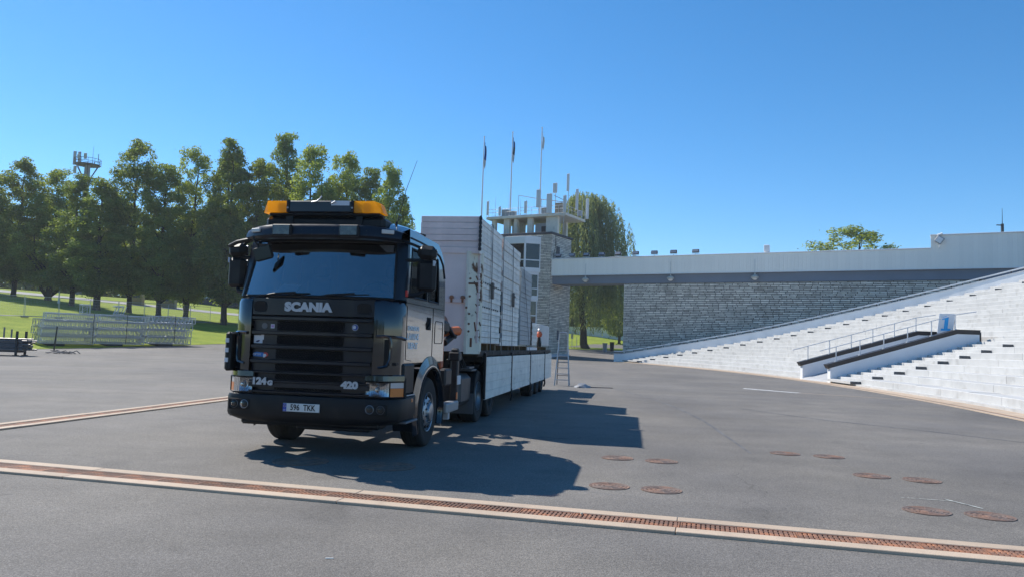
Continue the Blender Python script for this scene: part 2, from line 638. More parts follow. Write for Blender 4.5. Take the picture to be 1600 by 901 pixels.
drain((-11.0, 10.33), (11.0, 4.74), 0.17, 0.27, 0.5, 11, 'rusty grated drain with pale edging crossing the foreground asphalt', 3.2)
drain((-8.52, 10.55), (-4.9, 34.2), 0.17, 0.25, 0.5, 11, 'straight grated drain with pale edging left of the truck', 2.0)

# ------------------------------------------------------------------ manhole covers
def cover_mesh(r, m):
    mb = MB()
    prof = [(0.001, r)]
    mb.lathe([(-.02, r), (.006, r), (.006, r * .95), (.003, r * .93), (.003, r * .86), (.006, r * .85), (.006, r * .76),
              (.003, r * .75), (.003, r * .66), (.006, r * .65), (.006, r * .55), (.003, r * .54), (.003, r * .44),
              (.006, r * .43), (.006, r * .32), (.003, r * .31), (.003, r * .2), (.006, r * .19), (.006, .001)],
             (0, 0, 0), (0, 0, 1), 28)
    for i in range(8):
        a = i * math.pi / 4
        M = Matrix.Rotation(a, 4, 'Z')
        mb.box(r * .25, r * .9, -.005, .005, .003, .0065, M=M)
    return mb.mesh('manhole_cover', m)


small, big = cover_mesh(.235, IRON), cover_mesh(.36, IRON)
covers = [
    (1.63, 11.42, 0, 'rusty round cover just right of the cab shadow, far left one of four'),
    (2.24, 11.24, 0, 'rusty round cover right of the cab shadow, far right one of four'),
    (1.21, 9.09, 0, 'rusty round cover at the tip of the cab shadow'),
    (1.79, 8.95, 0, 'rusty round cover near the drain, right of the cab shadow tip'),
    (4.50, 12.57, 0, 'left cover of the farthest pair on the open asphalt'),
    (5.12, 12.35, 0, 'right cover of the farthest pair on the open asphalt'),
    (4.94, 10.52, 0, 'left cover of the middle pair on the right asphalt'),
    (5.49, 10.28, 0, 'right cover of the middle pair on the right asphalt'),
    (4.45, 8.24, 0, 'left cover of the nearest pair at the right edge'),
    (5.02, 8.08, 0, 'rightmost cover of the nearest pair at the right edge'),
    (-2.68, 10.16, 1, 'large cover in the truck shadow below the number plate'),
    (-1.52, 9.98, 1, 'large cover in the truck shadow in front of the right wheel'),
]
for x, y, bgc, lab in covers:
    o = link('manhole_cover', big if bgc else small, None, (x, y, .002), (0, 0, rng.uniform(0, 6)))
    tag(o, lab, 'manhole cover', 'round iron covers set in the asphalt')

# ------------------------------------------------------------------ paint marks
def quad_mark(name, poly, z, m, lab, cat):
    mb = MB()
    mb.add([(x, y, z) for x, y in poly], [tuple(range(len(poly)))])
    return tag(mb.build(name, m), lab, cat)


quad_mark('painted_line', [(10.45, 34.6), (12.0, 32.3), (12.35, 32.55), (10.75, 35.2)], .006, PAINT_W,
          'short white painted bar on the asphalt before the stand', 'road marking')
quad_mark('joint_line', [(12.1, 32.4), (16.6, 29.1), (16.66, 29.17), (12.2, 32.52)], .005, CONC,
          'thin pale line running from the white bar to the stand drain', 'road marking')
CHALK = mat('chalk', (0.50, 0.52, 0.48), 0.9, var=0.25, vs=30, col2=(0.16, 0.16, 0.16), c2=(0.52, 0.60), c2s=20)
mb = MB()
def stroke(a, b, wd, z=.006):
    a, b = Vector(a), Vector(b)
    t = (b - a).normalized() * 1.0
    nrm = Vector((-t.y, t.x)) * wd / 2
    mb.add([(*(a - nrm), z), (*(b - nrm), z), (*(b + nrm), z), (*(a + nrm), z)], [(0, 1, 2, 3)])
stroke((4.55, 8.99), (5.09, 8.84), .014)
stroke((5.04, 8.97), (5.18, 8.47), .03, .0065)
tag(mb.build('chalk_mark', CHALK), 'white chalk cross scribbled beside the right hand covers', 'chalk mark')
PATCH = mat('worn tar patch', (0.22, 0.19, 0.17), 0.9, var=0.2, vs=6, fine=0.2, fs=90)
mb = MB()
pp = []
for i in range(24):
    a = i * 2 * math.pi / 24
    pp.append((0.0 + .17 * math.cos(a) * (1 + .12 * math.sin(3 * a)), 6.1 + .14 * math.sin(a) * (1 + .15 * math.cos(2 * a)), .004))
mb.add(pp, [tuple(range(24))])
# tyre and oil marks: long soft bands
TYRE = mat('tyre mark', (0.105, 0.104, 0.106), 0.85, var=0.25, vs=3, col2=(0.15, 0.148, 0.15), c2=(0.40, 0.6), c2s=1.2, fine=.25, fs=70)
def arc_band(pts, wd, name, lab):
    pts2 = []
    for i in range(len(pts) - 1):
        p0 = pts[max(i - 1, 0)]; p1 = pts[i]; p2 = pts[i + 1]; p3 = pts[min(i + 2, len(pts) - 1)]
        for k in range(10):
            t = k / 10
            pts2.append(tuple(0.5 * (2 * p1[j] + (p2[j] - p0[j]) * t + (2 * p0[j] - 5 * p1[j] + 4 * p2[j] - p3[j]) * t * t
                                     + (3 * p1[j] - p0[j] - 3 * p2[j] + p3[j]) * t ** 3) for j in range(2)))
    mbb = MB()
    rows = []
    n = len(pts2)
    for i, (x, y) in enumerate(pts2):
        a, b = pts2[max(i - 1, 0)], pts2[min(i + 1, n - 1)]
        t = Vector((b[0] - a[0], b[1] - a[1])).normalized()
        ww = wd * (0.25 + 0.75 * math.sin(math.pi * (i + .5) / n) ** .5) * (1 + .2 * math.sin(i * 1.7))
        rows.append([(x - t.y * o * ww, y + t.x * o * ww, .0035) for o in (-.5, .5)])
    mbb.grid(rows)
    return tag(mbb.build(name, TYRE), lab, 'tyre mark')


arc_band([(3.9, 12.4), (4.2, 15), (4.6, 19), (4.7, 25), (4.0, 34)], .07, 'tyre_mark', 'faint dark streak curving back beside the trailer shadow')
arc_band([(10.5, 15.2), (9.2, 17.5), (7.8, 19.5), (6.6, 22.5)], .10, 'tyre_mark', 'long faint dark tyre arc sweeping across the right asphalt')

# ------------------------------------------------------------------ litter on the asphalt
mb = MB(); mb.box(-.03, .03, -.006, .006, 0, .006, b=.002)
o = mb.build('cigarette_end', mat('white paper', (.75, .74, .7), .8)); o.location = (-1.27, 5.75, .001); o.rotation_euler = (0, 0, .1)
tag(o, 'tiny white cigarette end on the foreground asphalt', 'litter')
mb = MB(); mb.lathe([(-.014, .001), (-.011, .008), (0, .014), (.011, .009), (.014, .001)], (0, 0, .013), (0, 0, 1), 10)
o = mb.build('pebble', mat('pale pebble', (.6, .55, .42), .8)); o.location = (0.73, 7.40, .022)
tag(o, 'small pale pebble lying on the rusty grate', 'pebble')

# ================================================================== GRANDSTAND
CX, CY, R0 = -130.8, 56.0, 150.0
TREAD = 1.16
EPTS = [(12.9, 95.6), (14.1, 94.8), (16.55, 93.3), (19.05, 91.5), (21.6, 89.3), (24.2, 86.8), (26.7, 84.4), (29.0, 82.4), (31.35, 80.4), (33.7, 78.2),
        (36.05, 75.8), (38.3, 73.3), (40.55, 70.8), (42.8, 67.9), (45.0, 64.6), (47.1, 60.9), (49.2, 57.5)]


def rtop(k):                       # top height of row k
    return 0.14 + 0.285 * (k + 1) + 0.0045 * (k + 1) ** 2


def rfront(k):
    return R0 + 0.30 + TREAD * k


def circ(r, Y):
    return CX + math.sqrt(r * r - (Y - CY) ** 2)


def e_at(r):                       # where row circle r meets the end wall
    for (a, b) in zip(EPTS[:-1], EPTS[1:]):
        ra, rb = (math.hypot(p[0] - CX, p[1] - CY) for p in (a, b))
        if ra <= r <= rb:
            t = (r - ra) / (rb - ra)
            return (a[0] + (b[0] - a[0]) * t, a[1] + (b[1] - a[1]) * t)
    return EPTS[-1] if r > R0 else EPTS[0]


stand = thing('grandstand', 'white concrete terraced stand curving along the right side', 'grandstand', (0, 0, 0))
NEAR_A, FAR_A = 44.9, 45.3
NEAR_B, FAR_B = 49.6, 50.0
RAMP_END = 27.6


def block(mb, r0, r1, ya, yb, z0, z1, b=0.02):
    """block between radii r0..r1 and Y ya..yb"""
    g = .006
    ya += g; yb -= g
    P = [(circ(r0, ya), ya), (circ(r1, ya), ya), (circ(r1, yb), yb), (circ(r0, yb), yb)]
    q = [(circ(r0 + b, ya), ya), (circ(r1, ya), ya), (circ(r1, yb), yb), (circ(r0 + b, yb), yb)]
    vs = [(x, y, z0) for x, y in P] + [(x, y, z1 - b) for x, y in P] + [(x, y, z1) for x, y in q]
    fs = [(3, 2, 1, 0), (8, 9, 10, 11)]
    for i in range(4):
        j = (i + 1) % 4
        fs += [(i, j, 4 + j, 4 + i), (4 + i, 4 + j, 8 + j, 8 + i)]
    mb.add(vs, fs)


cells = []
NROW = 25
for k in range(NROW):
    r0, r1 = rfront(k), rfront(k + 1) + .03
    z1 = rtop(k)
    z0 = (rtop(k - 1) if k else 0.10) - .10
    ex, ey = e_at((r0 + r1) / 2)
    ymin = max(14.0, circ(r0, 40) / 0.92)
    spans = []
    if circ(r0, 45) < RAMP_END - .3:
        spans = [(NEAR_A, ymin, -1), (FAR_B, ey - .05, 1)]
    else:
        spans = [(NEAR_A, ymin, -1), (NEAR_A, ey - .05, 1)]
    for (a, b, sg) in spans:
        if (b - a) * sg < .5: continue
        n = max(1, round(abs(b - a) / 2.7))
        off = (k * 0.37) % 1.0 * 2.0 if n > 3 else 0
        ed = [a] + [a + sg * (off + (abs(b - a) - off) * i / n) for i in range(0 if off > .6 else 1, n)] + [b]
        for p, q in zip(ed[:-1], ed[1:]):
            lo, hi = min(p, q), max(p, q)
            if hi - lo < .05: continue
            xm = circ(r0, (lo + hi) / 2)
            ratio = xm / ((lo + hi) / 2)
            vis = ratio < 0.70
            size = (hi - lo) / ((lo + hi) / 2) ** 1.5
            cells.append((vis, size, r0, r1, lo, hi, z0, z1))
cells.sort(key=lambda c: (c[0], c[1]), reverse=True)
rest = MB()
for i, (vis, size, r0, r1, lo, hi, z0, z1) in enumerate(cells):
    dz = rng.uniform(-.006, .006)
    if i < 300:
        m_ = MB(); block(m_, r0 + rng.uniform(-.005, .005), r1, lo, hi, z0, z1 + dz)
        m_.build('terrace_block', WHITE_CONC, stand)
    else:
        block(rest, r0, r1, lo, hi, z0, z1 + dz)
if rest.v:
    stuff(rest.build('far_terrace_blocks', WHITE_CONC, stand))

# half steps in the two aisles
def half_step(r0, r1, ya, yb, z0, z1):
    mb = MB()
    block(mb, r0, r1, ya, yb, z0, z1, .012)
    o = mb.build('half_step', WHITE_CONC, stand)
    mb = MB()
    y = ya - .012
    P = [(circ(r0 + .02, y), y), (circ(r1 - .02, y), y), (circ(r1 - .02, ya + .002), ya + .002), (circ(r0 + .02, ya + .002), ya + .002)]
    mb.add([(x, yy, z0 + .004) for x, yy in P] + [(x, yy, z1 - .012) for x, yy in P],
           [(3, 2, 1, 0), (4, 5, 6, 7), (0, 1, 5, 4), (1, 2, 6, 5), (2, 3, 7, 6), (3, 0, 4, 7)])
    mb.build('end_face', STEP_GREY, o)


for k in range(NROW):
    z0 = rtop(k - 1) if k else 0.14
    zm = z0 + (rtop(k) - z0) * .5
    if k < 20:
        half_step(rfront(k) - .58, rfront(k) + .004, NEAR_A - 3.75, NEAR_A - .02, z0 - .002, zm)
    ex, ey = e_at(rfront(k) - .3)
    half_step(rfront(k) - .58, rfront(k) + .004, ey - (4.4 - k * .08), ey - .1, z0 - .002, zm)

# plinth and kerb channel at the foot of the stand
def arc_strip(r0, r1, z0, z1, ya, yb, step=1.0):
    mb = MB()
    n = int((yb - ya) / step)
    rows = []
    for i in range(n + 1):
        y = ya + (yb - ya) * i / n
        rows.append([(circ(r0, y), y, -.02), (circ(r0, y), y, z0), (circ(r1, y), y, z1), (circ(r1, y), y, -.02)])
    mb.grid(rows, sm=False)
    return mb


n = 27
ed = [16 + (95 - 16) * i / n for i in range(n + 1)]
for a, b in zip(ed[:-1], ed[1:]):
    arc_strip(R0 - .02, R0 + .34, .135, .14, a + .006, b - .006).build('plinth_slab', WHITE_CONC, stand)
kerb = thing('kerb_channel', 'curved beige kerb with a rusty slot drain at the foot of the stand', 'drain', (0, 0, 0))
for a, b in zip(ed[:-1], ed[1:]):
    arc_strip(R0 - .66, R0 - .02, .035, .05, a + .004, b - .004).build('kerb_slab', CONC, kerb)
    arc_strip(R0 - 1.02, R0 - .86, .026, .026, a + .004, b - .004).build('edge_slab', CONC, kerb)
arc_strip(R0 - .86, R0 - .66, .016, .016, 16, 95).build('slot_grate', IRON, kerb)

# end wall with its rail
endw = thing('end_wall', 'long white parapet with a pale handrail climbing the end of the stand', 'parapet', (0, 0, 0))
samples = []
fine = []
for (a, b) in zip(EPTS[:-1], EPTS[1:]):
    for i in range(3):
        t = i / 3
        fine.append((a[0] + (b[0] - a[0]) * t, a[1] + (b[1] - a[1]) * t))
fine.append(EPTS[-1])
# smooth the plan line
for _ in range(6):
    fine = [fine[0]] + [((fine[i - 1][0] + 2 * fine[i][0] + fine[i + 1][0]) / 4, (fine[i - 1][1] + 2 * fine[i][1] + fine[i + 1][1]) / 4)
                        for i in range(1, len(fine) - 1)] + [fine[-1]]


def prof(x, y):
    r = math.hypot(x - CX, y - CY)
    k = max(-1.0, (r - R0 - .3) / TREAD - 0.5)
    return 0.14 + 0.285 * (k + 1) + 0.0045 * (k + 1) ** 2


def wall_strip(off0, off1, zlo, zhi):
    rows = []
    for i, (x, y) in enumerate(fine):
        a, b = fine[max(i - 1, 0)], fine[min(i + 1, len(fine) - 1)]
        t = Vector((b[0] - a[0], b[1] - a[1])).normalized()
        nx, ny = -t.y, t.x              # away from the stand
        if nx * 1 + ny * 1 < 0: nx, ny = -nx, -ny
        p = prof(x, y)
        rows.append([(x + nx * off0, y + ny * off0, zlo(p)), (x + nx * off0, y + ny * off0, zhi(p)),
                     (x + nx * off1, y + ny * off1, zhi(p)), (x + nx * off1, y + ny * off1, zlo(p)),
                     (x + nx * off0, y + ny * off0, zlo(p))])
    m_ = MB()
    m_.grid(rows, sm=False)
    m_.add(rows[0][:4], [(0, 1, 2, 3)])
    m_.add(rows[-1][:4], [(3, 2, 1, 0)])
    return m_


wall_strip(0, .28, lambda p: -.1, lambda p: p + .82).build('parapet_wall', WHITE_WALL, endw)
wall_strip(-.05, .33, lambda p: p + .823, lambda p: p + .88).build('coping', RAIL_WHITE, endw)
wall_strip(.06, .22, lambda p: p + 1.10, lambda p: p + 1.22).build('handrail', RAIL_WHITE, endw)
for i in range(2, len(fine) - 1, 2):
    x, y = fine[i]
    p = prof(x, y)
    m_ = MB(); m_.box(x + .08, x + .14, y + .08, y + .14, p + .87, p + 1.12)
    m_.build('rail_post', DKSTEEL, endw)

# ------------------------------------------------------------------ entrance walls with copings and rails
def ramp_wall(y0, y1, x0, x1, z0, z1, lab):
    root = thing('entrance_wall', lab, 'wall', (x0, (y0 + y1) / 2, 0))
    hw = (y1 - y0) / 2
    L = x1 - x0
    sl = (z1 - z0) / (L - 1.3)
    def zt(x): return z0 + sl * min(x, L - 1.3)
    mb = MB()
    poly = [(0, -.05), (L, -.05), (L, zt(L) - .26), (L - 1.3, zt(L) - .26), (0, z0 - .26)]
    mb.prism(poly, lambda a, b, t: (a, t, b), hw, -hw)
    mb.build('wall_body', WHITE_WALL, root, True)
    mb = MB()
    rows = []
    for (x, e) in ((-.22, -.02), (-.06, .0), (L - 1.3, 0), (L + .02, 0)):
        z = zt(max(x, 0)) + (x * sl if x < 0 else 0)
        bt = z - .262 + (.02 if x < -.1 else 0)
        i = .03 if x < -.1 else 0
        rows.append([(x + (0.12 if x < -.1 else 0), -hw - .02, bt), (x, -hw - .09 + i, z), (x, hw + .09 - i, z), (x + (0.12 if x < -.1 else 0), hw + .02, bt),
                     (x + (0.12 if x < -.1 else 0), -hw - .02, bt)])
    mb.grid(rows, sm=False)
    mb.add(rows[0][:4], [(0, 1, 2, 3)]); mb.add(rows[-1][:4], [(3, 2, 1, 0)])
    mb.build('coping', BLACK_COPING, root, True)
    rail = MB()
    hz_ = .86
    pts = [(.0 - .55, zt(0) - .55 * sl + hz_), (L - 1.3, zt(L) + hz_), (L - .05, zt(L) + hz_ + .22)]
    rail.tube([(a, 0, b) for a, b in pts], .026, 8)
    ro = rail.build('handrail', RAIL_WHITE, root)
    for i in range(6):
        x = .42 + i * 1.40
        m_ = MB()
        zt_ = zt(x)
        m_.cyl((x, 0, zt_ - .02), (x, 0, zt_ + hz_ + (0 if x < L - 1.3 else (x - L + 1.3) * .18)), .03, n=8)
        m_.box(x - .08, x + .08, -.07, .07, zt_ - .03, zt_ + .025)
        m_.build('rail_post', RAIL_WHITE, root)
    return root


ramp_wall(NEAR_A, FAR_A, 18.68, 27.4, 1.16, 3.38, 'nearer white entrance wall with dark sloping coping and white rail')
ramp_wall(NEAR_B, FAR_B, 18.85, 27.6, 1.20, 3.38, 'farther white entrance wall with dark sloping coping and white rail')
mb = MB()
mb.prism([(18.7, 0.0), (27.9, 0.0), (27.9, 2.45), (27.0, 2.45), (18.9, .15)], lambda a, b, t: (a, t, b), NEAR_B, FAR_A)
struct(mb.build('entrance_ramp', mat('grey screed', (.42, .42, .42), .8, var=.1, vs=1), None, True))
mb = MB()
mb.box(27.4, 27.75, FAR_A, NEAR_B, 2.2, 3.28)
tag(mb.build('ramp_back_wall', BLACK_COPING), 'low dark wall closing the top of the entrance ramp', 'wall')

# the numbered board at the top of the ramp
BLUE = mat('cyan blue print', (0.01, 0.36, 0.78), 0.5)
board = thing('number_board', 'white board with a big blue number 1 above the entrance ramp', 'sign', (25.85, 45.75, 3.05), R(-8))
mb = MB(); mb.box(-.44, .44, 0, .03, .1, 1.28, b=.006, M=Matrix.Shear('XZ', 4, (.10, 0)) if False else None)
for i, v in enumerate(mb.v): mb.v[i] = (v[0] + v[2] * .12, v[1], v[2])
mb.build('panel', mat('board white', (.72, .74, .77), .6, var=.04, vs=3), board)
mb = MB()
for x in (-.36, .36): mb.cyl((x, .015, -.65), (x, .015, .12), .02, n=8)
mb.cyl((-.36, .015, .0), (.36, .015, .0), .015, n=8)
mb.build('frame', RAIL_WHITE, board)
mb = MB()
one = [(-.20, .30), (.20, .30), (.20, .42), (.075, .42), (.075, 1.12), (-.05, 1.12), (-.20, 1.04), (-.20, .91), (-.08, .95), (-.08, .42), (-.20, .42)]
mb.prism(one, lambda a, b, t: (a * 1.35 + b * .12, t, b * 1.05 - .05), -.014, -.003)
mb.build('numeral', BLUE, board, True)
mb = MB(); mb.lathe([(0, .04), (.1, .06), (.32, .05), (.34, .02), (.4, .012)], (.60, .1, .75), (0, 0, 1), 10); mb.box(.58, .62, .08, .12, -.4, .76)
mb.build('lamp', DKSTEEL, board)

# ================================================================== STONE BUILDING, GALLERY, WALL
BANG = math.atan2(-.492, .870)
BO = (5.1, 103.0, 0.0)
STONE = mat('grey limestone block', (0.66, 0.615, 0.54), 0.9, isl=0.24, var=0.16, vs=1.6, bump=0.4, bs=12,
            col2=(0.42, 0.39, 0.34), c2=(0.55, 0.72), c2s=0.6)
MORTAR = mat('dark recessed joint', (0.055, 0.053, 0.05), 0.95, var=.2, vs=2)
FASCIA = mat('pale grey cladding', (0.88, 0.855, 0.79), 0.65, var=0.05, vs=0.3, col2=(.70, .68, .62), c2=(.58, .8), c2s=1.2, c2stretch=(1, 1, .12), rnd=0.025)
BLUEBAND = mat('blue grey painted band', (0.17, 0.20, 0.25), 0.7, var=0.05, vs=0.5)
FRAME_W = mat('white window frame', (0.74, 0.74, 0.75), 0.55, var=0.03, vs=2)
WGLASS = glass('dark window glass', (0.10, 0.13, 0.17), 0.02)
ROOM = mat('dim room', (0.10, 0.12, 0.15), 0.9, var=.3, vs=1.0)
CREAM = mat('cream render', (0.66, 0.63, 0.55), 0.8, var=0.07, vs=1, col2=(.46, .43, .37), c2=(.58, .8), c2s=1.3)
ROOFEDGE = mat('dark roof flashing', (0.035, 0.037, 0.045), 0.6)


def stones(mb, x0, x1, z0, z1, plane, course=0.215, lmin=.5, lmax=1.5, seed=1, skip=None, jut=.03):
    """limestone courses, each block a box; plane(x, depth, z) -> xyz"""
    r_ = random.Random(seed)
    z = z0
    while z < z1 - .05:
        h = min(course * r_.uniform(.88, 1.12), z1 - z)
        x = x0 - r_.uniform(0, .6)
        while x < x1:
            ln = r_.uniform(lmin, lmax)
            a, b = max(x, x0), min(x + ln, x1)
            x += ln
            if b - a < .08: continue
            if skip and skip(a, b, z, z + h): continue
            d = r_.uniform(0, jut)
            g = .026
            P = [(a + g, .02), (b - g, .02), (b - g - .012, -d - .03), (a + g + .012, -d - .03)]
            vs = [plane(p, q, z + g + (.01 if q < 0 else 0)) for p, q in P] + [plane(p, q, z + h - g - (.01 if q < 0 else 0)) for p, q in P]
            mb.add(vs, [(3, 2, 1, 0), (4, 5, 6, 7), (0, 1, 5, 4), (1, 2, 6, 5), (2, 3, 7, 6), (3, 0, 4, 7)])
        z += h


# tower, in its own frame: x along the gallery, y away; corner at the origin
tower = thing('stone_tower', 'grey limestone tower with white bay windows behind the trailer load', 'building', BO, BANG)
TW, TD, TH = 13.0, 6.3, 17.0
mb = MB(); mb.box(-TW, -.02, .02, TD, 0, TH - .02)
mb.build('wall_core', MORTAR, tower)
mb = MB()
def bay(a, b, z0, z1): return False
stones(mb, -TW, -0.0, .6, TH - .3, lambda a, q, z: (a, q, z), seed=3)
stuff(mb.build('front_stones', STONE, tower))
mb = MB()
stones(mb, 0.05, TD, .6, TH - .3, lambda a, q, z: (-q, a, z), seed=4)
stuff(mb.build('side_stones', STONE, tower))
mb = MB(); mb.box(-TW - .1, .22, -.22, TD + .15, TH - .3, TH - .02, b=.02)
mb.build('roof_edge', ROOFEDGE, tower)
mb = MB(); mb.box(-TW, .16, -.16, TD + .1, 0, .6, b=.02)
mb.build('plinth', mat('pale blue plinth', (.50, .54, .60), .8, var=.05), tower)
# slit window on the side face
win = MB(); win.box(-.14, .08, 2.4, 2.95, 2.5, 3.8); win.build('slit_window', ROOM, tower)
# bays: front window plus return pane, three storeys
def bay_window(z0, z1, xl, xc, x1, dep, split, head):
    """front run xl..xc, then a splayed return from (xc, -dep) to (x1, 0)"""
    runs = [((xl, -dep), (xc, -dep), 2), ((xc, -dep), (x1, -.02), 1)]
    o = None
    for (a, b, panes) in runs:
        L = math.hypot(b[0] - a[0], b[1] - a[1])
        M = Matrix.Translation((a[0], a[1], 0)) @ Matrix.Rotation(math.atan2(b[1] - a[1], b[0] - a[0]), 4, 'Z')
        mb = MB()
        t = .15
        mb.box(0, L, -.02, .22, z1, z1 + head, b=.02, M=M)
        mb.box(0, L, -.02, .22, z0 - .62, z0, b=.02, M=M)
        for i in range(panes + 1):
            c_ = t / 2 + (L - t) * i / panes
            mb.box(c_ - t / 2, c_ + t / 2, 0, .16, z0, z1, M=M)
        zs = z0 + (z1 - z0) * split
        mb.box(t, L - t, .03, .13, zs - .07, zs + .07, M=M)
        o = mb.build('bay_window', FRAME_W, tower)
        for i in range(panes):
            u0, u1 = t + (L - t) * i / panes, (L - t) * (i + 1) / panes
            for q0, q1 in ((z0, zs - .07), (zs + .07, z1)):
                m2 = MB(); m2.box(u0, u1, .07, .085, q0, q1, M=M); m2.build('pane', WGLASS, o)
            if panes == 1: continue
            m2 = MB(); m2.box(u0 + .1, u1 - .1, .5, .52, z0, zs - .1, M=M); m2.build('blind', mat('pale blind', (.45, .50, .55), .8), o)
    m2 = MB(); m2.prism([(xl, -dep + .7), (xc - .3, -dep + .7), (x1 - .6, -.05), (xl, -.05)], lambda p_, q_, t_: (p_, q_, t_), z0 + .02, z1 - .02); m2.build('room', ROOM, o, True)
    m2 = MB(); m2.prism([(xl, -dep + .22), (xc - .05, -dep + .22), (x1 - .2, -.05), (xl, -.05)], lambda p_, q_, t_: (p_, q_, t_), z1 + .02, z1 + head - .02); m2.build('bay_roof', FRAME_W, o, True)


bay_window(12.1, 15.35, -9.5, -3.2, -1.55, 1.5, .32, 1.0)
bay_window(8.35, 11.15, -9.5, -3.1, -1.75, 1.35, .34, .33)
bay_window(4.7, 7.6, -9.5, -3.1, -1.85, 1.3, .34, .13)
mb = MB(); mb.tube([(.06, 1.2, TH - .2), (.06, 1.25, TH - 1.8), (.06, .7, TH - 3.0), (.06, .8, 13.4)], .05, 6)
mb.build('downpipe', DKSTEEL, tower)
mb = MB(); mb.box(.03, .18, 1.5, 2.3, 13.6, 15.2); mb.build('vent_panel', ROOFEDGE, tower)

# roof pavilion: columns and slab
pav = thing('roof_pavilion', 'cream concrete roof pavilion with flat slab on top of the stone tower', 'pavilion', (BO[0], BO[1], TH), BANG)
mb = MB(); mb.box(-11, 1.6, 0.9, 7.4, 2.35, 2.72, b=.03); mb.build('roof_slab', CREAM, pav)
for x, y, wx in ((-1.6, 1.4, 1.8), (-4.6, 1.5, .8), (-6.8, 1.6, .5), (-8.4, 1.5, .9), (-10.4, 1.5, .6), (-1.4, 6.2, .6), (-5, 6.2, .6), (-9, 6.2, .6)):
    m_ = MB(); m_.box(x, x + wx, y, y + .55, 0, 2.35); m_.build('column', CREAM, pav)
mb = MB(); mb.box(-3.9, -1.62, 2.6, 5.5, 0, 1.7, b=.02); mb.build('plant_box', mat('grey cabinet', (.4, .42, .45), .6), pav)
mb = MB(); mb.box(-2.9, -2.1, 2.55, 2.6, .1, 1.25); mb.build('door', ROOFEDGE, pav)
mb = MB(); mb.box(-8.2, -7.0, 3.6, 5.5, 0, 2.3); mb.build('stair_core', CREAM, pav)
# roof railing and ladder
mb = MB()
for zz in (3.3, 3.75):
    mb.tube([(-11, 1.0, zz), (1.5, 1.0, zz), (1.5, 7.3, zz)], .025, 6)
for i in range(13): mb.cyl((-11 + i * 1.04, 1.0, 2.7), (-11 + i * 1.04, 1.0, 3.78), .022, n=6)
for i in range(7): mb.cyl((1.5, 1.0 + i * 1.05, 2.7), (1.5, 1.0 + i * 1.05, 3.78), .022, n=6)
mb.build('railing', GALV, pav)
mb = MB()
for x in (.95, 1.4): mb.cyl((x, .75, 0), (x, .75, 3.4), .025, n=6)
for i in range(10): mb.cyl((.95, .75, .3 + i * .32), (1.4, .75, .3 + i * .32), .018, n=6)
mb.build('ladder', GALV, pav)

# antennas on the roof slab
ANT = mat('antenna white', (.62, .63, .63), .5, var=.04, rnd=.08)
ANTG = mat('antenna grey', (.36, .37, .38), .6, rnd=.1)
zr = TH + 2.72


def bp(x, y, z=0.0):
    c, s_ = math.cos(BANG), math.sin(BANG)
    return (BO[0] + c * x - s_ * y, BO[1] + s_ * x + c * y, z)


def panel_antenna(x, y, base, h, wd, lab, twin=False, m=None):
    root = thing('panel_antenna', lab, 'antenna', bp(x, y, zr), BANG, 'antennas on the tower roof')
    mb = MB(); mb.cyl((0, .2, 0), (0, .2, base + h + .15), .045, n=8); mb.build('mast', GALV, root)
    mb = MB(); mb.box(-wd / 2, wd / 2, -.12, .08, base, base + h, b=.03); mb.build('panel', m or ANT, root)
    mb = MB(); mb.box(-.06, .06, .06, .2, base + .2, base + .32); mb.box(-.06, .06, .06, .2, base + h - .35, base + h - .23); mb.build('bracket', DKSTEEL, root)


for (x, y, b, h, wd, lab) in (
        (-10.9, 1.1, .3, 2.0, .34, 'slim panel antenna at the far left roof corner'),
        (-8.9, 1.1, .1, 1.3, .34, 'short panel antenna left of the first flagpole'),
        (-4.6, .9, .2, 1.7, .42, 'squat panel antenna between the first two flagpoles'),
        (-2.6, .9, .9, 2.5, .66, 'wide white panel antenna right of the middle flagpole'),
        (-0.9, .85, .0, 2.7, .8, 'broadest white panel antenna at the roof front'),
        (-0.6, 1.9, 3.0, 1.35, .62, 'high small panel antenna above the broadest one'),
        (1.45, .85, .0, 2.3, .44, 'white panel antenna at the foot of the right flagpole'),
        (1.55, 1.5, 3.0, 2.4, .36, 'tall narrow antenna sleeve on the right flagpole'),
        (1.9, 3.8, .8, 2.9, .36, 'slender panel antenna on the right roof side'),
        (2.1, 6.9, .0, 2.9, .40, 'rearmost panel antenna at the right roof corner')):
    panel_antenna(x, y, b, h, wd, lab)
for (x, y, w_, d_, h_, lab) in ((-8.2, 1.6, 1.0, .7, 1.0, 'grey equipment cabinet near the first flagpole'), (-7.0, 1.7, .8, .6, .75, 'small cabinet beside the grey equipment cabinet'),
                                (-1.9, 1.8, 1.0, .8, .95, 'dark equipment box behind the wide panel antenna'), (.2, 1.9, 1.1, .9, 1.5, 'tan equipment box behind the broadest antenna'),
                                (2.0, 4.6, .6, .6, .8, 'cabinet on the right roof side by the railing')):
    mb = MB(); mb.box(-w_ / 2, w_ / 2, -d_ / 2, d_ / 2, 0.05, h_, b=.03); mb.box(-w_ / 2 + .05, w_ / 2 - .05, -d_ / 2 - .02, -d_ / 2 + .01, .15, h_ - .1)
    for sx in (-1, 1): mb.box(sx * w_ / 2 - .06, sx * w_ / 2 + .06, -.1, .1, 0, .06)
    o = mb.build('equipment_cabinet', mat('tan cabinet', (.30, .25, .19), .6) if 'tan' in lab else ANTG); o.location = bp(x, y, zr); o.rotation_euler = (0, 0, BANG)
    tag(o, lab, 'cabinet', 'equipment boxes on the tower roof')
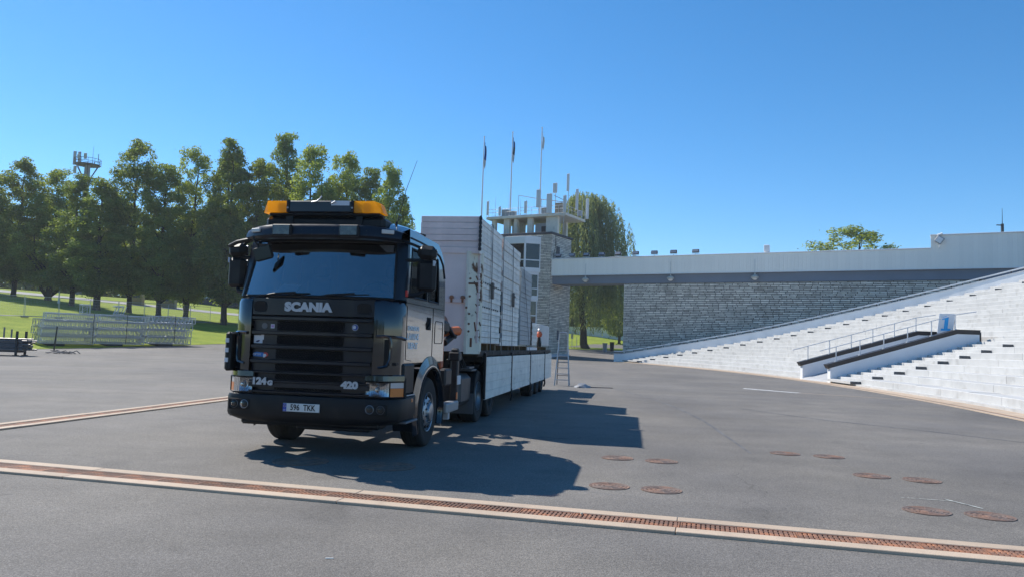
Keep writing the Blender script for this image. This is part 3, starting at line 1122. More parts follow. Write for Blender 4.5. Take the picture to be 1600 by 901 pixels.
# whip aerials and small floodlights on the roof
for (x, y, h_, lab) in ((-9.7, 1.2, 2.9, 'thin whip aerial near the left roof corner'), (-7.6, 1.4, 3.4, 'thin whip aerial right of the first flagpole'),
                        (-5.6, 1.2, 2.2, 'thin whip aerial before the middle flagpole'), (1.9, 5.6, 3.0, 'thin whip aerial on the right roof side')):
    mb = MB(); mb.cyl((0, 0, 0), (0, 0, h_), .035, .015, n=6); mb.box(-.05, .05, -.05, .05, 0, .3)
    o = mb.build('whip_aerial', GALV); o.location = bp(x, y, zr); tag(o, lab, 'aerial', 'thin aerials on the tower roof')
root = thing('aerial_frame', 'low pipe frame of aerials across the tower roof', 'aerial', bp(-6.0, 1.3, zr), BANG)
mb = MB(); mb.tube([(0, 0, 0), (0, 0, 2.9), (3.6, 0, 2.1), (7.0, 0.6, 1.6)], .05, 6); mb.cyl((3.6, 0, 0), (3.6, 0, 2.1), .04, n=6); mb.cyl((5.4, .3, 2.6), (7.6, .3, 1.5), .05, n=6)
mb.build('pipe', GALV, root)

# flagpoles with limp flags
POLE = mat('white pole', (.70, .70, .70), .4, var=.03)
FL_BLUE = mat('flag blue', (.012, .07, .33), .8)
FL_BLACK = mat('flag black', (.02, .02, .022), .8)
FL_WHITE = mat('flag white', (.72, .72, .72), .8)


def flagpole(px, py, z0, z1, lab, bands, fl):
    root = thing('flagpole', lab, 'flagpole', (px, py, z0), 0, 'flagpoles on the tower')
    mb = MB(); mb.cyl((0, 0, 0), (0, 0, z1 - z0), .115, .06, n=10); mb.lathe([(0, .06), (.05, .1), (.15, .1), (.2, .01)], (0, 0, z1 - z0), (0, 0, 1), 10)
    mb.build('pole', POLE, root)
    if fl <= 0: return
    top = z1 - z0 - .6
    mb = MB()
    nz, nu = 16, 14
    rows = []
    for i in range(nz + 1):
        t = i / nz
        row = []
        for j in range(nu + 1):
            u = j / nu
            wid = .12 + .27 * math.sin(math.pi * min(1, t * .8 + .15)) * (1 - .25 * t)
            x = .08 + wid * u + .05 * math.sin(u * 9 + t * 4)
            y = .16 * math.sin(u * 13 + t * 3) * (.4 + u)
            z = top - fl * t - u * (.9 - .4 * t) * (1 - t * .3)
            row.append((x, y, z))
        rows.append(row)
    mb.grid(rows)
    # colour bands run along the hoist
    for fi in range(len(mb.f)):
        i = fi // nu
        j = fi % nu
        t = (i + .5) / nz + (j / nu) * .12
        mb.m[fi] = 0 if t < .4 else (1 if t < .72 else 2)
    mb.build('flag', bands, root)


flagpole(-4.67, 108, zr - .1, 31.0, 'left flagpole with a limp blue black and white flag', [FL_BLUE, FL_BLUE, FL_WHITE], 3.6)
flagpole(-.62, 108, zr - .1, 31.8, 'middle flagpole with a limp blue and white flag', [FL_BLUE, FL_BLACK, FL_WHITE], 3.4)
flagpole(3.56, 108, zr - .1, 32.6, 'right flagpole with a thin white pennant', [FL_WHITE, FL_WHITE, FL_WHITE], 2.2)

# ------------------------------------------------------------------ gallery (beam)
gal = thing('gallery_beam', 'long pale clad gallery with blue grey underside spanning to the stand', 'gallery', BO, BANG)
Z0, Z1, Z2, Z3 = 9.95, 11.1, 13.25, 14.65
GX1, STEPX = 82.0, 45.0
mb = MB(); mb.box(.0, GX1, .55, 4.0, Z0, Z1 - .003); mb.build('lower_band', BLUEBAND, gal)
mb = MB(); mb.box(.0, STEPX, .31, 4.2, Z1 + .02, Z2 - .02); mb.box(STEPX + .01, GX1, .31, 4.2, Z1 + .02, Z3 - .02); mb.build('cladding_backing', FASCIA, gal)
def clad(wd, h):
    b_ = MB()
    b_.box(.005, wd - .005, .0, .07, 0, h); b_.box(wd * .5 - .03, wd * .5 + .03, -.025, .0, 0.01, h - .01)
    return b_.mesh('cladding_panel', FASCIA)
n = 108
wd = STEPX / n
cm = clad(wd, Z2 - Z1 - .02)
for i in range(n): link('cladding_panel', cm, gal, (i * wd, .22 + rng.uniform(0, .012), Z1 + .02))
n2 = 86
cm = clad((GX1 - STEPX) / n2, Z3 - Z1 - .02)
for i in range(n2): link('cladding_panel', cm, gal, (STEPX + i * (GX1 - STEPX) / n2, .22 + rng.uniform(0, .012), Z1 + .02))
mb = MB(); mb.box(-.02, STEPX - .01, .12, 4.3, Z2 - .02, Z2 + .10, b=.02); mb.box(STEPX - .05, GX1, .12, 4.3, Z3 - .02, Z3 + .10, b=.02)
mb.box(0, GX1, .15, .30, Z1 - .06, Z1 + .018)
mb.build('edge_trim', FRAME_W, gal)
# lamps under the cladding
for x in (5.1, 16.6, 26.8):
    root = thing('wall_lamp', {5.1: 'round bulkhead lamp on the gallery over the passage', 16.6: 'second bulkhead lamp on the gallery above the stone wall', 26.8: 'third bulkhead lamp from the tower on the gallery band'}[x],
                 'lamp', bp(x, .5, Z1 - .55), BANG, 'bulkhead lamps along the gallery')
    mb = MB(); mb.lathe([(-.05, .02), (-.05, .42), (.12, .46), (.30, .30), (.36, .10), (.55, .08)], (0, -.35, -.15), (0, 0, 1), 16)
    mb.build('shade', mat('lamp housing', (.45, .44, .40), .5, var=.1), root)
    mb = MB(); mb.lathe([(-.26, .005), (-.24, .16), (-.15, .28), (-.05, .3)], (0, -.35, -.15), (0, 0, 1), 14); mb.build('bowl', FRAME_W, root)
    mb = MB(); mb.tube([(0, -.35, .35), (0, -.36, 2.0)], .022, 6); mb.box(-.08, .08, -.3, .08, .1, .2); mb.build('conduit', GALV, root)
# floodlights along the roof edge
names = ['first', 'second', 'third', 'fourth', 'fifth', 'sixth', 'seventh', 'eighth', 'ninth']
for i, x in enumerate((.7, 2.7, 4.8, 7.0, 9.3, 11.7, 14.2, 16.7, 19.5)):
    root = thing('floodlight', f'{names[i]} black floodlight from the tower along the gallery roof', 'floodlight', bp(x, .9, Z2 + .1), BANG, 'floodlights on the gallery roof')
    M = Matrix.Translation((0, 0, .52)) @ Matrix.Rotation(R(rng.uniform(-25, -10)), 4, 'X')
    mb = MB(); mb.box(-.42, .42, -.12, .12, -.22, .22, b=.05, M=M); mb.build('housing', DKSTEEL, root)
    mb = MB(); mb.box(-.36, .36, -.135, -.122, -.16, .16, M=M); mb.build('lens', mat('flood lens', (.30, .30, .33), .15), root)
    mb = MB(); mb.tube([(-.45, 0, .52), (-.45, 0, .2), (.45, 0, .2), (.45, 0, .52)], .03, 6); mb.cyl((0, 0, 0), (0, 0, .2), .05, n=8); mb.build('bracket', GALV, root)
mb = MB(); mb.box(-.3, .3, -.3, .3, .12, .95, b=.04); mb.box(-.08, .08, -.08, .08, 0, .13)
o = mb.build('roof_box', FRAME_W); o.location = bp(28.0, .9, Z2 + .1); o.rotation_euler = (0, 0, BANG); tag(o, 'small white box on the gallery roof edge', 'box')
root = thing('flood_camera', 'tilted grey floodlight at the step of the gallery roof', 'floodlight', bp(45.6, .1, Z3 - 1.4), BANG)
M = Matrix.Translation((.2, -.3, .85)) @ Matrix.Rotation(R(35), 4, 'Y')
mb = MB(); mb.box(-.38, .38, -.1, .1, -.38, .38, b=.05, M=M); mb.build('housing', ANTG, root)
mb = MB(); mb.box(-.28, .28, -.12, -.101, -.28, .28, M=M); mb.build('lens', FRAME_W, root)
mb = MB(); mb.tube([(.2, 0, .1), (.2, -.25, .1), (.2, -.25, .6)], .05, 6); mb.cyl((.0, -.2, 1.35), (.5, -.3, 1.5), .12, n=10); mb.build('arm', FRAME_W, root)
mb = MB(); mb.cyl((0, 0, 0), (0, 0, 2.6), .05, .02, n=6); mb.cyl((-.6, 0, .85), (0, 0, .85), .06, n=6); mb.box(-.1, .1, -.1, .1, 0, 1.0)
o = mb.build('roof_aerial', DKSTEEL); o.location = bp(51.5, 1.2, Z3 + .1); tag(o, 'thin roof aerial right of the tilted floodlight', 'aerial')
mb = MB(); mb.cyl((0, 0, 0), (0, 0, 1.9), .06, n=6); mb.cyl((-1.1, 0, 1.3), (1.1, .2, 1.5), .035, n=6)
for i in range(5): mb.cyl((-.9 + i * .45, -.3, 1.34 + i * .03), (-.9 + i * .45, .3, 1.34 + i * .03), .02, n=5)
o = mb.build('tv_aerial', GALV); o.location = bp(57.0, 1.2, Z3 + .1); tag(o, 'comb shaped aerial on the gallery roof near the right edge', 'aerial')

# ------------------------------------------------------------------ long stone wall
swall = thing('stone_wall', 'long rough grey limestone wall under the gallery', 'wall', BO, BANG)
mb = MB(); mb.box(10.35, 80, .72, 1.6, 0, Z0 - .02); mb.build('wall_core', MORTAR, swall)
mb = MB()
stones(mb, 10.3, 62, .0, Z0 - .03, lambda a, q, z: (a, q + .68, z), course=.215, lmin=.55, lmax=1.35, seed=11, jut=.045)
stuff(mb.build('wall_stones', STONE, swall))
mb = MB()
stones(mb, .72, 1.6, 0, Z0 - .03, lambda a, q, z: (q + 10.32, a, z), course=.215, lmin=.4, lmax=.9, seed=12)
stuff(mb.build('end_stones', STONE, swall))

# ================================================================== TREES
BARK = mat('dark bark', (0.055, 0.045, 0.036), 0.95, var=0.3, vs=6, bump=0.6, bs=14)
LEAF_A = leaf_mat('lime leaf', (0.15, 0.205, 0.05), (0.29, 0.335, 0.09))
LEAF_B = leaf_mat('dark leaf', (0.12, 0.18, 0.05), (0.235, 0.285, 0.085))
LEAF_W = leaf_mat('willow leaf', (0.15, 0.185, 0.09), (0.29, 0.325, 0.19))
LEAF_R = leaf_mat('far leaf', (0.045, 0.085, 0.018), (0.085, 0.130, 0.030))


def leaf_quads(P, N, size, r):
    """P, N (n,3) -> verts (4n,3)"""
    n = len(P)
    a = r.normal(size=(n, 3))
    u = np.cross(N, a); u /= np.linalg.norm(u, axis=1)[:, None] + 1e-9
    v = np.cross(N, u)
    s = size * r.uniform(.6, 1.25, n)[:, None]
    q = np.empty((n, 4, 3))
    q[:, 0] = P - u * s * .5
    q[:, 1] = P + v * s * .32 + N * s * .06
    q[:, 2] = P + u * s * .5
    q[:, 3] = P - v * s * .32 + N * s * .06
    return q.reshape(-1, 3)


def quads_mesh(name, V, m):
    n = len(V) // 4
    me = bpy.data.meshes.new(name)
    me.vertices.add(len(V))
    me.vertices.foreach_set('co', V.astype(np.float32).ravel())
    me.loops.add(4 * n)
    me.loops.foreach_set('vertex_index', np.arange(4 * n, dtype=np.int32))
    me.polygons.add(n)
    me.polygons.foreach_set('loop_start', np.arange(0, 4 * n, 4, dtype=np.int32))
    me.polygons.foreach_set('loop_total', np.full(n, 4, dtype=np.int32))
    me.materials.append(m)
    me.update(calc_edges=True)
    me.validate()
    return me


def crown(seed, H, base, wid, nleaf, m, size=.34, conic=.5, nl=300):
    r = np.random.default_rng(seed)
    C, RR = [], []
    for i in range(nl):
        t = r.beta(1.05, 1.35)
        env = wid / 2 * ((t / .28) ** .45 if t < .28 else ((1 - t) / .72) ** (.30 + .22 * conic))
        ang = r.uniform(0, 2 * math.pi)
        env *= 1 + .14 * math.sin(2 * ang + seed) + .12 * math.sin(5 * ang + seed * 2 + t * 5) + .10 * math.sin(t * 14 + ang)
        rr = env * math.sqrt(r.uniform(.08, 1.0)) * .92
        z = base + (H - base) * (.02 + .93 * t)
        C.append((rr * math.cos(ang), rr * math.sin(ang), z))
        RR.append(r.uniform(.34, .92) * (1.1 - .35 * t) * wid / 8.6)
    # leading shoots
    for i in range(9):
        a = r.uniform(0, 6.28); q = r.uniform(0, .16) * wid
        C.append((q * math.cos(a), q * math.sin(a), H * r.uniform(.93, 1.0) - .3)); RR.append(r.uniform(.35, .7))
    C, RR = np.array(C), np.array(RR)
    w_ = RR ** 2.0; w_ /= w_.sum()
    k = r.choice(len(C), nleaf, p=w_)
    d = r.normal(size=(nleaf, 3)); d /= np.linalg.norm(d, axis=1)[:, None]
    rad = RR[k] * r.uniform(.15, 1.0, nleaf) ** .42 * (1 + .38 * np.abs(r.normal(size=nleaf)) * (r.uniform(size=nleaf) < .4))
    P = C[k] + d * rad[:, None] * np.array([1, 1, .78])
    P[:, 2] -= .12 * rad
    N = d + .9 * r.normal(size=(nleaf, 3)) + np.array([0, 0, .35])
    N /= np.linalg.norm(N, axis=1)[:, None]
    return quads_mesh('crown', leaf_quads(P, N, size, r), m), C


def trunk_mesh(seed, H, base, wid, C, r0=.32, fork=False):
    r = random.Random(seed)
    mb = MB()
    def limb(p, q, ra, rb, n=7):
        p, q = Vector(p), Vector(q)
        mid = p.lerp(q, .45) + Vector((r.uniform(-.2, .2), r.uniform(-.2, .2), r.uniform(.1, .5)))
        mb.tube([p, p.lerp(mid, .5), mid, mid.lerp(q, .5), q], ra, n, 0, rb)
    mb.tube([(0, 0, -.6), (0, 0, .0), (0, 0, .5)], r0 * 1.7, 10, 0, r0 * 1.05)
    pts = [(0, 0, .3)]
    x = y = 0
    for i in range(1, 8):
        x += r.uniform(-.14, .14); y += r.uniform(-.14, .14)
        pts.append((x, y, .3 + (H * .86 - .3) * i / 7))
    mb.tube(pts, r0 * 1.08, 10, 0, .05)
    if fork:
        mb.tube([(0, 0, .5), (.9, .2, base * .7), (1.8, .4, base * 1.8), (2.4, .5, H * .6)], r0 * .8, 8, 0, .06)
        mb.tube([(0, 0, .4), (-.7, -.2, base * .7), (-1.5, -.2, base * 1.8), (-1.9, 0, H * .55)], r0 * .75, 8, 0, .06)
    order = list(range(len(C))); r.shuffle(order)
    for k in order[:26]:
        c = C[k]
        zz = max(base * .75, c[2] - math.hypot(c[0], c[1]) * r.uniform(.7, 1.2) - .6)
        t = zz / (H * .86)
        i = min(6, max(0, int((zz - .3) / (H * .86 - .3) * 7)))
        limb((pts[i][0], pts[i][1], zz), tuple(c), max(.035, r0 * .5 * (1 - t)), .02, 5)
    return mb.mesh('trunk', BARK)


VAR = []
for s_, (H, base, wid, nleaf, m, con, fork) in enumerate((
        (19.0, 2.0, 8.6, 42000, LEAF_A, .45, False), (20.0, 2.2, 8.0, 42000, LEAF_B, .6, False), (18.0, 1.8, 9.6, 44000, LEAF_A, .2, True),
        (20.5, 2.3, 7.4, 38000, LEAF_B, .9, False), (17.0, 1.9, 9.0, 42000, LEAF_A, .3, True))):
    cm, C_ = crown(21 + s_, H, base, wid, nleaf, m, .235, con)
    tm = trunk_mesh(50 + s_, H, base, wid, C_, .25 + .02 * s_, fork)
    VAR.append((H, wid, cm, tm))


G = 'trees lining the lawn behind the trusses'


def tree(x, y, ztop, wid, v, rz, lab, group, z=None, name='leafy_tree'):
    H, W, cm, tm = VAR[v]
    z = hz(x, y) if z is None else z
    root = thing(name, lab, 'tree', (x, y, z - .05), rz, group)
    sz = (ztop - z) / H
    sx = wid / W * (1.12 if group == G else 1.0)
    for nm, me in (('trunk', tm), ('crown', cm)):
        o = link(nm, me, root)
        o.scale = (sx, sx, sz)


for (x, y, zt, wd, v, rz, lab) in (
        (-69.5, 99, 23.0, 10.0, 2, .3, 'leafy tree cut by the left picture edge'),
        (-63.8, 98.3, 24.0, 9.0, 0, 1.9, 'tall leafy tree second from the left picture edge'),
        (-59.4, 98.4, 22.4, 9.0, 4, .7, 'forked leafy tree left of the lattice mast'),
        (-53.0, 92.6, 20.6, 7.6, 1, 2.4, 'lower dark tree just below the lattice mast'),
        (-48.6, 90.0, 19.8, 8.0, 3, 4.0, 'bushy tree right of the lattice mast'),
        (-46.0, 92.5, 25.6, 8.4, 0, 5.2, 'tall pointed bright tree above the middle of the truss pile'),
        (-42.2, 92.0, 22.0, 7.6, 1, 1.1, 'dark tree behind the right half of the truss pile'),
        (-40.0, 94.5, 25.2, 8.6, 2, 2.0, 'forked tree with high crown at the right end of the truss pile'),
        (-36.6, 98.0, 25.4, 7.6, 3, 3.1, 'slender tall tree before the low white building'),
        (-34.0, 91.0, 25.2, 7.8, 1, .2, 'tall dark tree just left of the truck mirror'),
        (-30.6, 91.0, 23.4, 8.0, 0, 4.4, 'leafy tree rising behind the left end of the truck roof'),
        (-29.6, 97.0, 28.2, 7.0, 3, 5.6, 'tallest tree with a thin top above the amber light bar'),
        (-24.8, 92.0, 25.2, 8.6, 4, 1.6, 'broad light green tree above the cab roof centre'),
        (-21.2, 95.0, 25.6, 8.0, 0, 2.9, 'pointed tree above the right amber beacon'),
        (-17.4, 92.0, 22.4, 7.4, 1, .9, 'sloping tree right of the amber beacons'),
        (-14.0, 86.0, 21.8, 5.6, 3, 2.2, 'thin tree standing apart behind the cab aerial'),
        (-12.8, 88.0, 17.4, 5.4, 4, 3.7, 'lowest tree of the row beside the stacked load')):
    tree(x, y, zt, wd, v, rz, lab, G)
tree(58.5, 131, 24.2, 22.0, 2, 1.2, 'round tree crown rising behind the gallery roof', 'trees behind the gallery', z=3.0)
tree(80.5, 112, 21.5, 9.0, 4, .5, 'tree tip peeping over the gallery at the right edge', 'trees behind the gallery', z=2.0)
tree(21.5, 152, 17.0, 9.0, 0, .5, 'bright green tree behind the willow seen through the passage', 'trees behind the passage', z=2.6)
tree(30.0, 175, 16.0, 10.0, 4, 2.5, 'tree behind the white park wall right of the willow', 'trees behind the passage', z=3.7)
tree(9.0, 180, 15.0, 10.0, 1, 1.5, 'dark tree behind the white park wall left of the willow', 'trees behind the passage', z=3.7)

for (x, y, zt, wd, v, lab) in ((-38, -62, 17, 12, 2, 'broad tree behind the camera, left one mirrored in the windscreen'), (-27, -66, 15, 12, 4, 'round tree behind the camera mirrored low in the windscreen'),
                               (-16, -60, 16, 13, 0, 'tree behind the camera mirrored in the windscreen middle'), (-5, -64, 14, 12, 2, 'low tree behind the camera mirrored in the windscreen'),
                               (7, -66, 16, 12, 4, 'tree behind the camera mirrored at the right of the windscreen'), (20, -62, 15, 13, 1, 'dark tree behind the camera, rightmost mirrored one')):
    tree(x, y, zt, wd, v, x * .7, lab, 'trees mirrored in the windscreen', z=0.0)

# far wood behind the left trees
r_ = np.random.default_rng(5)
n = 60000
u = r_.uniform(0, 1, n)
X = -150 + 150 * u
Y = 170 + 16 * r_.uniform(-1, 1, n) - 0.12 * X
lump = 15 + 4.0 * np.sin(X * .33) + 2.6 * np.sin(X * .81 + 1) + 1.5 * np.sin(X * 1.9)
Zg = np.array([hz(a, b) for a, b in zip(X, Y)])
Zt = r_.uniform(0, 1, n) ** .8
P = np.stack([X, Y, Zg + .3 + Zt * lump], 1)
N = r_.normal(size=(n, 3)); N /= np.linalg.norm(N, axis=1)[:, None]
o = stuff(link('far_wood', quads_mesh('far_wood', leaf_quads(P, N, 1.3, r_), LEAF_B)))
o['label'] = 'dark mass of far trees behind the lawn trees'
o['category'] = 'wood'

n = 26000
X = -12 + 75 * r_.uniform(0, 1, n)
Y = 188 + 8 * r_.uniform(-1, 1, n)
lump = 11 + 3.0 * np.sin(X * .4) + 1.6 * np.sin(X * 1.1 + 1)
P = np.stack([X, Y, 4.0 + r_.uniform(0, 1, n) ** .8 * lump], 1)
N = r_.normal(size=(n, 3)); N /= np.linalg.norm(N, axis=1)[:, None]
o = stuff(link('park_wood', quads_mesh('park_wood', leaf_quads(P, N, 1.1, r_), LEAF_A)))
o['label'] = 'green thicket behind the white park wall'
o['category'] = 'wood'

# ------------------------------------------------------------------ willow
def willow(x, y, z, H, wid, lab):
    root = thing('willow_tree', lab, 'tree', (x, y, z - .05))
    r = np.random.default_rng(9)
    ns, V = 2100, []
    tops = []
    for i in range(ns):
        t = r.beta(1.3, 1.0)
        ang = r.uniform(0, 2 * math.pi)
        lob = 1 + .22 * math.sin(3 * ang + 1) + .12 * math.sin(7 * ang)
        ztop = H * (.36 + .63 * t)
        env = wid / 2 * lob * math.sqrt(max(0.02, 1 - ((t - .18) / .86) ** 2))
        rr = env * math.sqrt(r.uniform(.12, 1.0))
        ln = (r.uniform(2.0, 6.5) if t > .5 else r.uniform(3.0, 9.0)) * (1.15 - .4 * t)
        ln = min(ln, ztop - 1.9 - 1.8 * r.uniform())
        if ln < .8: continue
        tops.append((rr * math.cos(ang), rr * math.sin(ang), ztop))
        nn = int(ln / .15)
        s = np.linspace(0, 1, nn)
        ox, oy = math.cos(ang), math.sin(ang)
        bul = .5 * np.sin(s * 1.5)
        P = np.stack([rr * ox + bul * ox + .10 * r.normal(size=nn), rr * oy + bul * oy + .10 * r.normal(size=nn), ztop - ln * s + .3 * np.sin(s * 2.6)], 1)
        N = np.stack([r.normal(size=nn), r.normal(size=nn), .3 * r.normal(size=nn)], 1)
        N /= np.linalg.norm(N, axis=1)[:, None]
        # leaves hang: long axis down
        dwn = np.tile(np.array([0, 0, -1.0]), (nn, 1)) + .35 * r.normal(size=(nn, 3))
        side = np.cross(N, dwn); side /= np.linalg.norm(side, axis=1)[:, None] + 1e-9
        sl = .44 * r.uniform(.7, 1.3, nn)[:, None]
        q = np.empty((nn, 4, 3))
        q[:, 0] = P; q[:, 1] = P + dwn * sl * .5 + side * sl * .16; q[:, 2] = P + dwn * sl; q[:, 3] = P + dwn * sl * .5 - side * sl * .16
        V.append(q.reshape(-1, 3))
    link('crown', quads_mesh('crown', np.concatenate(V), LEAF_W), root)
    mb = MB()
    mb.tube([(.5, 0, -.5), (.35, 0, .1), (.1, 0, .8)], .95, 12, 0, .62)
    mb.tube([(.1, 0, .6), (0, 0, 3), (-.35, 0, 6.5), (-.4, .1, 10), (0, .1, 15), (.3, 0, 20)], .66, 12, 0, .15)
    rr_ = random.Random(4)
    for k in range(34):
        c = tops[rr_.randrange(len(tops))]
        z0 = rr_.uniform(5, min(16, c[2]))
        a = Vector((-.35, 0, z0)); b = Vector(c)
        m = a.lerp(b, .5) + Vector((0, 0, 1.6))
        mb.tube([a, m, b], .18 * (1.2 - z0 / 20), 6, 0, .03)
    mb.build('trunk', BARK, root)


willow(12.2, 129, 1.45, 26.6, 15.6, 'big weeping willow behind the passage and the tower')

# white park wall beyond the passage
mb = MB(); mb.box(-2, 40, 168, 168.4, 2.5, 5.9); mb.box(-2.05, 40.05, 167.9, 168.5, 5.9, 6.1)
tag(mb.build('park_wall', WHITE_WALL), 'white wall in shade beyond the willow', 'wall')
for (x, y, h_, lab, m) in ((14.95, 121.5, 1.35, 'grey litter bin left of the pair near the willow', ANTG), (16.4, 124.0, 1.45, 'darker litter bin right of the pair near the willow', DKSTEEL)):
    mb = MB(); mb.lathe([(0, .3), (h_ - .15, .36), (h_ - .1, .40), (h_, .40), (h_, .30), (h_ - .3, .28)], (0, 0, 0), (0, 0, 1), 14); mb.cyl((0, 0, 0), (0, 0, .1), .28, n=14)
    o = mb.build('litter_bin', m); o.location = (x, y, zb(x, y)); tag(o, lab, 'litter bin', 'bins by the willow')
root = thing('notice_post', 'thin pale notice post left of the willow trunk', 'sign', (10.8, 131, zb(10.8, 131)))
mb = MB(); mb.cyl((-.3, 0, 0), (-.3, 0, 2.3), .05, n=6); mb.cyl((.5, 0, 0), (.5, 0, 1.8), .05, n=6); mb.build('post', RAIL_WHITE, root)
mb = MB(); mb.box(-.5, -.1, -.06, .02, 1.5, 2.5); mb.build('board', FRAME_W, root)

# ------------------------------------------------------------------ lattice mast behind the trees
mast = thing('lattice_mast', 'telecom mast with round platform above the left trees', 'mast', (-90.4, 160, hz(-90.4, 160)))
zg = hz(-90.4, 160)
mb = MB(); mb.cyl((0, 0, 0), (0, 0, 36.5 - zg), .75, .55, n=12); mb.build('shaft', mat('mast steel', (.20, .22, .25), .6), mast)
mb = MB()
zp = 36.3 - zg
mb.lathe([(0, .6), (0, 2.4), (.18, 2.5), (.18, .5)], (0, 0, zp), (0, 0, 1), 16)
for zz in (.7, 1.3): mb.tube([(2.5 * math.cos(i * .3927), 2.5 * math.sin(i * .3927), zp + zz) for i in range(17)], .05, 5)
for i in range(12): a = i * .5236; mb.cyl((2.5 * math.cos(a), 2.5 * math.sin(a), zp), (2.5 * math.cos(a), 2.5 * math.sin(a), zp + 1.35), .04, n=5)
for i in range(6): a = i * 1.047; mb.cyl((.5 * math.cos(a), .5 * math.sin(a), zp - 3.2), (2.3 * math.cos(a), 2.3 * math.sin(a), zp), .08, n=5)
mb.build('platform', DKSTEEL, mast)
for (x, y, z, h_) in ((-2.6, -.4, .0, 2.9), (-2.3, .8, .8, 2.3), (-.6, -2.4, .9, .9), (.7, -2.3, .9, 1.2), (-2.5, -.2, -1.8, 1.6)):
    mb = MB(); mb.box(x - .28, x + .28, y - .15, y + .15, zp + z, zp + z + h_, b=.04); mb.build('antenna', ANTG, mast)
mb = MB(); mb.cyl((2.4, -.4, zp), (2.4, -.4, zp + 2.4), .07, n=6); mb.cyl((1.2, -.4, zp), (1.25, -.4, zp + 4.2), .05, .02, n=6); mb.cyl((-.9, .8, zp - 5), (-.9, .8, zp), .1, n=6); mb.build('whips', DKSTEEL, mast)

# low buildings beyond the trees
bld = thing('low_white_building', 'low white building half hidden behind the trees', 'building', (-55, 150, hz(-62, 150) - .4), R(-6))
mb = MB(); mb.box(-15, 3, 0, 8, 1.6, 6.6); mb.build('wall', WHITE_WALL, bld)
mb = MB(); mb.box(-15.02, 3.02, -.03, 8, 0, 1.6); mb.build('dark_base', ROOFEDGE, bld)
mb = MB(); mb.box(-15.4, 3.4, -.5, 8.4, 6.6, 6.95); mb.build('roof', ANTG, bld)
for i in range(5):
    m_ = MB(); m_.box(-13.5 + i * 3.2, -11.9 + i * 3.2, -.06, .02, 3.0, 4.8); wo = m_.build('window', FRAME_W, bld)
    m_ = MB(); m_.box(-13.4 + i * 3.2, -12.0 + i * 3.2, -.08, -.062, 3.1, 4.7); m_.build('pane', WGLASS, wo)
for (x, y, w_, h_, c_, lab) in ((-56.5, 115.5, 2.0, 2.4, (.36, .30, .14), 'small yellowish kiosk between the trunks by the park road'), (-52.5, 117.2, 2.4, 2.2, (.28, .25, .16), 'small olive kiosk right of the yellowish one')):
    root = thing('park_kiosk', lab, 'kiosk', (x, y, hz(x, y)), .2, 'kiosks along the park road')
    mb = MB(); mb.box(-w_ / 2, w_ / 2, -.9, .9, 0, h_, b=.03); mb.build('body', mat('kiosk' + str(x), c_, .7, var=.1), root)
    mb = MB(); mb.box(-w_ / 2 - .15, w_ / 2 + .15, -1.1, 1.05, h_, h_ + .12); mb.build('roof', ANTG, root)
    mb = MB(); mb.box(-w_ / 2 + .25, w_ / 2 - .25, -.93, -.89, 1.0, 1.8); mb.build('hatch', ROOM, root)
root = thing('lamp_post', 'slim park lamp post between the left trees', 'lamp post', (-55.4, 94.0, hz(-55.4, 94.0)))
mb = MB(); mb.cyl((0, 0, 0), (0, 0, 5.6), .07, .05, n=8); mb.cyl((0, 0, 0), (0, 0, .6), .11, n=8); mb.build('post', GALV, root)
mb = MB(); mb.lathe([(0, .06), (.1, .22), (.35, .26), (.42, .1), (.46, .01)], (0, 0, 5.6), (0, 0, 1), 12); mb.build('lamp_head', ANTG, root)

# ------------------------------------------------------------------ mobile fence on the lawn
def fence_panel_mesh():
    mb = MB()
    L, h = 3.45, 1.9
    for x in (0, L): mb.cyl((x, 0, 0), (x, 0, h), .021, n=6)
    for z in (.12, h - .02): mb.cyl((0, 0, z), (L, 0, z), .021, n=6)
    fr = mb.mesh('frame', GALV)
    mb = MB()
    for i in range(1, 23): mb.cyl((L * i / 23, 0, .12), (L * i / 23, 0, h - .02), .0035, n=3, caps=False)
    for i in range(1, 7): mb.cyl((0, 0, .12 + i * .25), (L, 0, .12 + i * .25), .0035, n=3, caps=False)
    wi = mb.mesh('wire_mesh', GALV)
    mb = MB(); mb.box(-.35, .35, -.11, .11, 0, .13, b=.03)
    return fr, wi, mb.mesh('foot', mat('fence foot', (.25, .25, .25), .9))


ff, fw, ft = fence_panel_mesh()
fx, fy = -47.3, 50.0
fd = Vector((.277, .961)).normalized()
for i in range(12):
    x, y = fx + fd.x * 3.55 * i, fy + fd.y * 3.55 * i
    x2, y2 = x + fd.x * 3.45, y + fd.y * 3.45
    za, zb_ = hz(x, y), hz(x2, y2)
    root = thing('fence_panel', f'mesh fence panel on the lawn, {["first", "second", "third", "fourth", "fifth", "sixth", "seventh", "eighth", "ninth", "tenth", "eleventh", "twelfth"][i]} from the left end of the row', 'fence', (x, y, za + .05), math.atan2(fd.y, fd.x), 'mobile fence panels on the lawn')
    root.rotation_euler = (0, -math.atan2(zb_ - za, 3.45), math.atan2(fd.y, fd.x))
    link('frame', ff, root); link('wire_mesh', fw, root); link('foot', ft, root)

